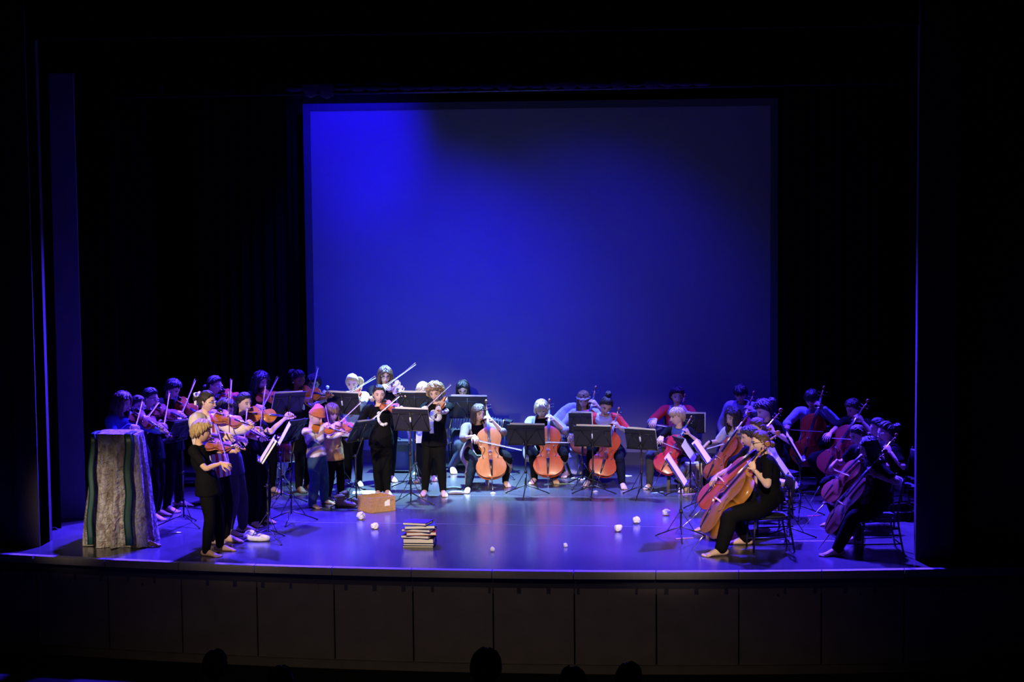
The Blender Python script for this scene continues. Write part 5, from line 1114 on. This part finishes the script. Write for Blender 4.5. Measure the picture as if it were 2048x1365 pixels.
bar('harmonica',(336,1068),(363,1067),.014,METAL,'small shiny metal mouth organ on the floor by the left stand','harmonica')
STRAP=mat('pink_strap',(.50,.20,.18),.8); TAPE=mat('tape_white',(.6,.55,.55),.7)
bar('endpin_strap',(1352,1079),(1386,1077),.02,STRAP,'pink endpin strap lying near the low music stand','strap',.2)
bar('endpin_strap',(1366,991),(1400,987),.016,STRAP,'salmon endpin strap lying behind the paper balls','strap',.2)
bar('endpin_strap',(1615,1033),(1640,1032),.014,mat('red_strap',(.5,.04,.03),.8),'red endpin strap by the dim right corner','strap',.2)
bar('endpin_strap',(1553,1037),(1574,1036),.016,mat('orange_strap',(.45,.16,.06),.8),'orange endpin strap at the foot of the pale tall stool','strap',.2)
bar('floor_tape',(1563,1083),(1672,1083),.012,TAPE,'strip of white tape along the floor behind the right cellists','tape',.1)
bar('endpin_strap',(1110,969),(1148,968),.016,mat('green_strap',(.25,.45,.35),.7),'pale green endpin strap beside the grey robe cellist','strap',.25)
bar('endpin_strap',(1303,988),(1326,985),.018,mat('aqua_strap',(.35,.5,.5),.7),'aqua endpin strap below the small red cello','strap',.25)
bar('wood_roller',(1490,1071),(1537,1066),.03,mat('roller_wood',(.55,.45,.3),.6),'pale wooden roller under the front metal chair','roller',.95)
bar('endpin_strap',(1607,990),(1636,987),.014,TAPE,'white endpin strap behind the stands at right','strap',.2)
def sheet(px,w_,d_,yw,lab):
    p=floor_at(*px)+Z*.0012; a=math.radians(yw); X=v3(math.cos(a),math.sin(a),0); Y=np.cross(Z,X); mb=MB(); V=[];F=[]
    for i in range(7):
        for j in range(5): V.append(p+X*(-w_+2*w_*i/6)+Y*(-d_+2*d_*j/4)+Z*(.004+.004*math.sin(i*1.3+j)))
    for i in range(6):
        for j in range(4): F.append((i*5+j,(i+1)*5+j,(i+1)*5+j+1,i*5+j+1))
    V=np.array(V); k=len(V); mb.add((np.vstack([V,V-Z*.003]),F+[tuple(a_+k for a_ in f[::-1]) for f in F])); tag(build(mb,'paper_sheet',PAPER,None),lab,'paper')
sheet((733,986),.17,.12,8,'white paper sheet lying on the floor behind the wooden box'); sheet((1165,957),.13,.10,-12,'pale paper sheet lying beside the veil'); sheet((1250,953),.09,.06,10,'pale paper sheet behind the red tunic cellist'); sheet((845,948),.12,.12,5,'white paper sheet on the floor under the back row stand')
_y=floor_at(832,976)[1]-.02; _c=at(839,872,_y); mb=MB(); V=[];F=[]
for i in range(5):
    for j in range(6): V.append(_c+v3(-.045+.0225*i,.008*math.sin(j*1.1+i*.5),.095-.038*j))
for i in range(4):
    for j in range(5): F.append((i*6+j,(i+1)*6+j,(i+1)*6+j+1,i*6+j+1))
V=np.array(V); k=len(V); mb.add((np.vstack([V,V+v3(0,.002,0)]),F+[tuple(a_+k for a_ in f[::-1]) for f in F])); tag(build(mb,'paper_sheet',PAPER,None),'white page hanging down from the back row stand beside the large print','paper')
_p=floor_at(382,972); VC=thing('instrument_case','black instrument case lying flat on the floor behind the violins','case',_p); mb=MB(); mb.add(tube(spline([_p+v3(-.36,0,.055),_p+v3(-.2,0,.06),_p+v3(.05,0,.06),_p+v3(.34,0,.055)],10),[(.10,.045),(.12,.05),(.13,.055),(.13,.055),(.12,.055),(.10,.055),(.085,.05),(.08,.05),(.075,.045),(.06,.04)],12,up=Z)); build(mb,'shell',mat('case_black',(.015,.015,.018),.5),VC,True,_p)
mb=MB(); mb.add(tube(spline([_p+v3(-.07,-.125,.06),_p+v3(-.05,-.155,.06),_p+v3(.05,-.155,.06),_p+v3(.07,-.12,.06)],8),[.010]*8,6)); build(mb,'handle',mat('case_black'),VC,True,_p)
for x in (-.2,.18):
    mb=MB(); mb.add(box(_p+v3(x,-.118,.06),(.015,.006,.02))); build(mb,'latch',METAL,VC,False,_p)
def anchor(px,lab):
    p=floor_at(*px); mb=MB(); mb.add(lathe([(.036,0),(.036,.006),(.02,.016),(.008,.02)],14,p)); tag(build(mb,'endpin_anchor',WOOD,None),lab,'endpin anchor','endpin anchors')
anchor((986,988),'pale disc under the endpin of the brown robe cellist'); anchor((1163,961),'pale disc on the floor before the veil'); anchor((1191,985),'pale disc under the endpin of the red tunic cellist')
# slippers by the pale stool
p=floor_at(912,990); mb=MB(); mb.add(tube(spline([p+v3(-.09,0,.018),p+v3(-.02,0,.026),p+v3(.06,.01,.024),p+v3(.10,.01,.016)],8),[(.03,.016),(.036,.022),(.036,.024),(.038,.024),(.038,.022),(.036,.02),(.03,.016),(.02,.012)],10,up=Z)); tag(build(mb,'slipper',mat('slipper_grey',(.18,.14,.2),.8),None),'grey slipper on the floor beside the pale stool','slipper')
p=floor_at(906,980); mb=MB(); mb.add(tube(spline([p+v3(-.09,0,.018),p+v3(-.02,0,.026),p+v3(.06,.01,.024),p+v3(.10,.01,.016)],8),[(.03,.016)]*8,10,up=Z)); tag(build(mb,'slipper',mat('slipper_black',(.02,.02,.03),.6),None),'black slipper lying behind the grey one','slipper')

# ------------------------------------------------------------------ amplifier, drums, accordion
ap=floor_at(783,946); AM=thing('guitar_amplifier','black guitar amplifier with woven grille behind the horn print','amplifier',ap); TOLEX=mat('tolex',(.02,.02,.022),.7,0,.4,.2,60,.3,200)
c=ap+v3(0,.13,0); mb=MB(); w_,h_=.25,.42
for cc,hh in ((c+Z*.215+v3(0,.02,0),(w_,.11,.205)),(c+Z*.02+v3(0,-.115,0),(w_,.025,.01)),(c+Z*.405+v3(0,-.115,0),(w_,.025,.02)),(c+v3(-w_+.012,-.115,.215),(.012,.025,.2)),(c+v3(w_-.012,-.115,.215),(.012,.025,.2))): mb.add(box(cc,hh))
build(mb,'cabinet',TOLEX,AM,False,ap)
GR=ramp_mat('grille_cloth',[(0,(.16,.16,.18)),(.55,(.05,.05,.06))],.7,'wave',26,.0,'X',False,rot=(0,.7,0)); mb=MB(); mb.add(box(c+v3(0,-.095,.20),(w_-.02,.004,.17))); build(mb,'grille',GR,AM,False,ap)
mb=MB(); mb.add(box(c+v3(0,-.142,.388),(w_-.012,.004,.014))); build(mb,'chrome_trim',METAL,AM,False,ap)
mb=MB(); mb.add(box(c+v3(0,-.142,.032),(w_-.012,.003,.005))); build(mb,'lower_trim',METAL,AM,False,ap)
for sx in (-1,1):
    for zz in (.012,.41): mb=MB(); mb.add(ell(c+v3(sx*(w_-.006),-.13,zz),.018,None,8,6)); build(mb,'corner_cap',METAL,AM,True,ap)
mb=MB(); mb.add(tube(spline([c+v3(-.10,0,.42),c+v3(-.08,0,.445),c+v3(.08,0,.445),c+v3(.10,0,.42)],9),[.010]*9,6)); build(mb,'handle',TOLEX,AM,True,ap)
for i in range(5): mb=MB(); mb.add(lathe([(.012,0),(.010,.016)],10,c+v3(-.16+i*.07,-.03,.42))); build(mb,'knob',METAL,AM,True,ap)
RED=mat('drum_red',(.32,.03,.02),.25,0,.6,.1,10,coat=.5); SKD=mat('drum_skin',(.55,.53,.5),.6)
def drum(px,r,h,z0,lab,legs=True,axis=None):
    p=floor_at(*px); T=thing('drum',lab,'drum',p,'drum kit'); A=lambda mb,nm,m: build(mb,nm,m,T,True,p); c=p+Z*z0
    if axis is None: axs=np.eye(3)
    else: axs=axes_from(np.cross(axis,Z),axis); c=p+Z*(r+.02)
    L=lambda q: np.asarray(q)@axs+c
    mb=MB(); mb.add(lathe([(r,0),(r,h)],24,c,axs)); A(mb,'shell',RED)
    for zz in (0,h): mb=MB(); mb.add(tube([L((math.cos(t)*r*1.03,math.sin(t)*r*1.03,zz)) for t in np.linspace(0,2*math.pi,25)],[.009]*25,6,rnd=False)); A(mb,'hoop',METAL)
    mb=MB(); mb.add(lathe([(r*.99,h),(r*.99,h+.004)],24,c,axs)); A(mb,'drum_head',SKD)
    for i in range(6):
        t=i*math.pi/3; mb=MB(); mb.add(rod(L((math.cos(t)*r*1.05,math.sin(t)*r*1.05,.01)),L((math.cos(t)*r*1.05,math.sin(t)*r*1.05,h-.01)),.005,5)); mb.add(ell(L((math.cos(t)*r*1.03,math.sin(t)*r*1.03,h*.5)),.016,None,6,5)); A(mb,'lug',METAL)
    if legs:
        for i in range(3):
            t=i*2.094+.5; q=v3(math.cos(t),math.sin(t),0); mb=MB(); mb.add(rod(p+q*(r*1.12)+Z*.004,p+q*(r*1.08)+Z*(z0+h*.6),.008,6)); mb.add(ell(p+q*(r*1.12)+Z*.012,.014,None,6,5)); mb.add(rod(p+q*r*.98+Z*(z0+h*.4),p+q*(r*1.09)+Z*(z0+h*.4),.01,6)); A(mb,'leg',METAL)
    return T
drum((575,968),.13,.27,.30,'red floor drum on three chrome legs behind the beanie'); drum((545,953),.20,.30,0,'red bass drum lying on its rim behind the violins',False,v3(0.25,-1,0))
def cymbal(px,zt,lab,tiltx=.2):
    p=floor_at(*px); T=thing('cymbal_stand',lab,'cymbal','%s'%(p*0+p)[0:0] if False else p); T.location=tuple(p); T['category']='cymbal'; A=lambda mb,nm,m=METAL: build(mb,nm,m,T,True,p)
    mb=MB(); mb.add(rod(p+Z*.06,p+Z*(zt+.03),.010,8)); A(mb,'pole')
    for zz in (.32,.58): mb=MB(); mb.add(rod(p+Z*(zz-.025),p+Z*(zz+.025),.02,8)); mb.add(rod(p+Z*zz,p+Z*zz+v3(.05,-.01,0),.008,6)); A(mb,'collar')
    for i in range(3):
        t=i*2.094+.3; q=v3(math.cos(t),math.sin(t),0); mb=MB(); mb.add(rod(p+Z*.30,p+q*.19+Z*.012,.008,6)); mb.add(rod(p+Z*.08,p+q*.11+Z*.13,.006,5)); mb.add(ell(p+q*.19+Z*.014,.016,None,6,5)); A(mb,'leg')
    mb=MB(); ax=axes_from(v3(1,0,tiltx),v3(-tiltx,-.25,1)); mb.add(lathe([(.17,-.012),(.10,0),(.04,.008),(.035,.02),(.008,.026),(.008,.022),(.03,.016),(.035,.004),(.10,-.004),(.17,-.016)],24,p+Z*zt,ax)); A(mb,'cymbal_plate',mat('brass',(.55,.38,.12),.25,1,.5,.05))
    return T
cymbal((554,978),.66,'low hi-hat cymbal on chrome tripod stand beside the drums')
mb=MB(); q=floor_at(547,973); pd=thing('hi_hat_pedal','chrome foot pedal at the base of the cymbal stand','pedal',q); mb.add(box(q+v3(0,-.12,.035),(.04,.12,.006),axes_from(v3(1,0,0),v3(0,-.25,1)))); build(mb,'foot_board',METAL,pd,False,q); mb=MB(); mb.add(box(q+v3(0,-.1,.006),(.045,.15,.006))); build(mb,'base_plate',BMETAL,pd,False,q)
# drum mallet
h_=DRUMMER.wR[0]; mb=MB(); MT=thing('mallet','white headed mallet raised above a dark violin','mallet',h_); mb.add(rod(h_+v3(0,-.03,.02),at(655,779,h_[1]-.1),.005,6)); build(mb,'shaft',WOOD,MT,True,h_); mb=MB(); mb.add(ell(at(655,775,h_[1]-.1),.024,None,12,8)); build(mb,'mallet_head',PAPER,MT,True,h_)
# accordion: two end boxes and pleated bellows fanned between them
a0=at(905,838,ACC.H[1]-.22); a1=at(1006,858,ACC.H[1]-.22); AC=thing('accordion','opened accordion with pleated bellows and gold trim on the lap','accordion',a0); X=nrm(a1-a0); Yv=nrm(v3(0,-1,0)-X*(v3(0,-1,0)@X)); U=np.cross(X,Yv)
U=U if U[2]>0 else -U; L_=np.linalg.norm(a1-a0); BEL=mat('bellows',(.10,.09,.11),.6); GOLD=mat('gold_trim',(.70,.48,.16),.25,1,.5,.05)
n=18
for i in range(n):
    x=L_*(i+.5)/n; mb=MB(); pts=[]
    V=[];F=[]
    for (xx,g) in ((-.5,.0),(-.05,.02),(.05,.02),(.5,.0)):
        for (yy,zz) in ((-1,-1),(1,-1),(1,1),(-1,1)): V.append(a0+X*(x+xx*L_/n)+Yv*yy*(.075+g)+U*zz*(.095+g))
    for q in range(3):
        for j in range(4): F.append((q*4+j,q*4+(j+1)%4,(q+1)*4+(j+1)%4,(q+1)*4+j))
    mb.add((np.array(V),F)); build(mb,'bellows_fold',BEL,AC,False,a0)
for e,sg in ((a0,-1),(a1,1)):
    mb=MB(); mb.add(box(e+X*sg*.05,(.05,.10,.125),[X,Yv,U])); build(mb,'end_box',TOLEX,AC,False,a0)
    mb=MB(); mb.add(tube([e+Yv*.10*a_+U*.125*b_ for a_,b_ in ((-1,-1),(1,-1),(1,1),(-1,1),(-1,-1))],[.008]*5,6,rnd=False)); build(mb,'gold_rim',GOLD,AC,True,a0)
# ------------------------------------------------------------------ audience heads in the dark of the hall
AUD=[((430,1300),-6.0,'dark'),((972,1297),-8.9,'black'),((1145,1335),-7.8,'black'),((1258,1326),-6.8,'dark'),((562,1332),-6.4,'dark')]
for i,((u,v),y,hc) in enumerate(AUD):
    v+=.122*4200/(20.9+y); hpnt=at(u,v,y); zf=hall_z(y+.40); zfl=hall_z(y); 
    fpx=pix(v3(hpnt[0],y+.40,zf))
    s=Person(['person seated in the dark hall below the lectern side','person seated in the dark hall below the middle of the stage','person seated in the dark hall, barely rising over the panels','person seated in the dark hall below the paper balls','person seated low in the dark hall beside the aisle side'][i],'spectator',[tuple(fpx)],(u,v),yaw=180,hp=5,seat=hpnt[2]-zf-.78,ht=1.66,dy=-.40,zf=zf,group='spectators in the dark hall')
    s.finish(dict(c=hc,vol=.06,n=60),(BLACK,2,.016,-.1),TR)
    mb=MB(); c=v3(s.P[0],s.P[1],zfl); T=thing('theatre_seat','dark theatre seat under '+['the spectator below the lectern side','the spectator below the middle','the spectator barely rising','the spectator below the paper balls','the spectator beside the aisle'][i],'theatre seat',c,'theatre seats'); PL=mat('plush',(.03,.008,.01),.9)
    hs_=s.P[2]-.122-zfl-.45
    for nm,cc,hh in (('seat',c+v3(0,0,hs_+.40),(.22,.22,.05)),('backrest',c+v3(0,-.26,hs_+.66),(.22,.04,.30)),('base',c+v3(0,-.02,(hs_+.35)/2),(.16,.06,(hs_+.35)/2)),('armrest',c+v3(-.25,0,hs_+.60),(.025,.2,.02)),('armrest',c+v3(.25,0,hs_+.60),(.025,.2,.02))):
        mb=MB(); mb.add(box(cc,hh)); b_=build(mb,nm,PL,T,False,c)
run_jobs()
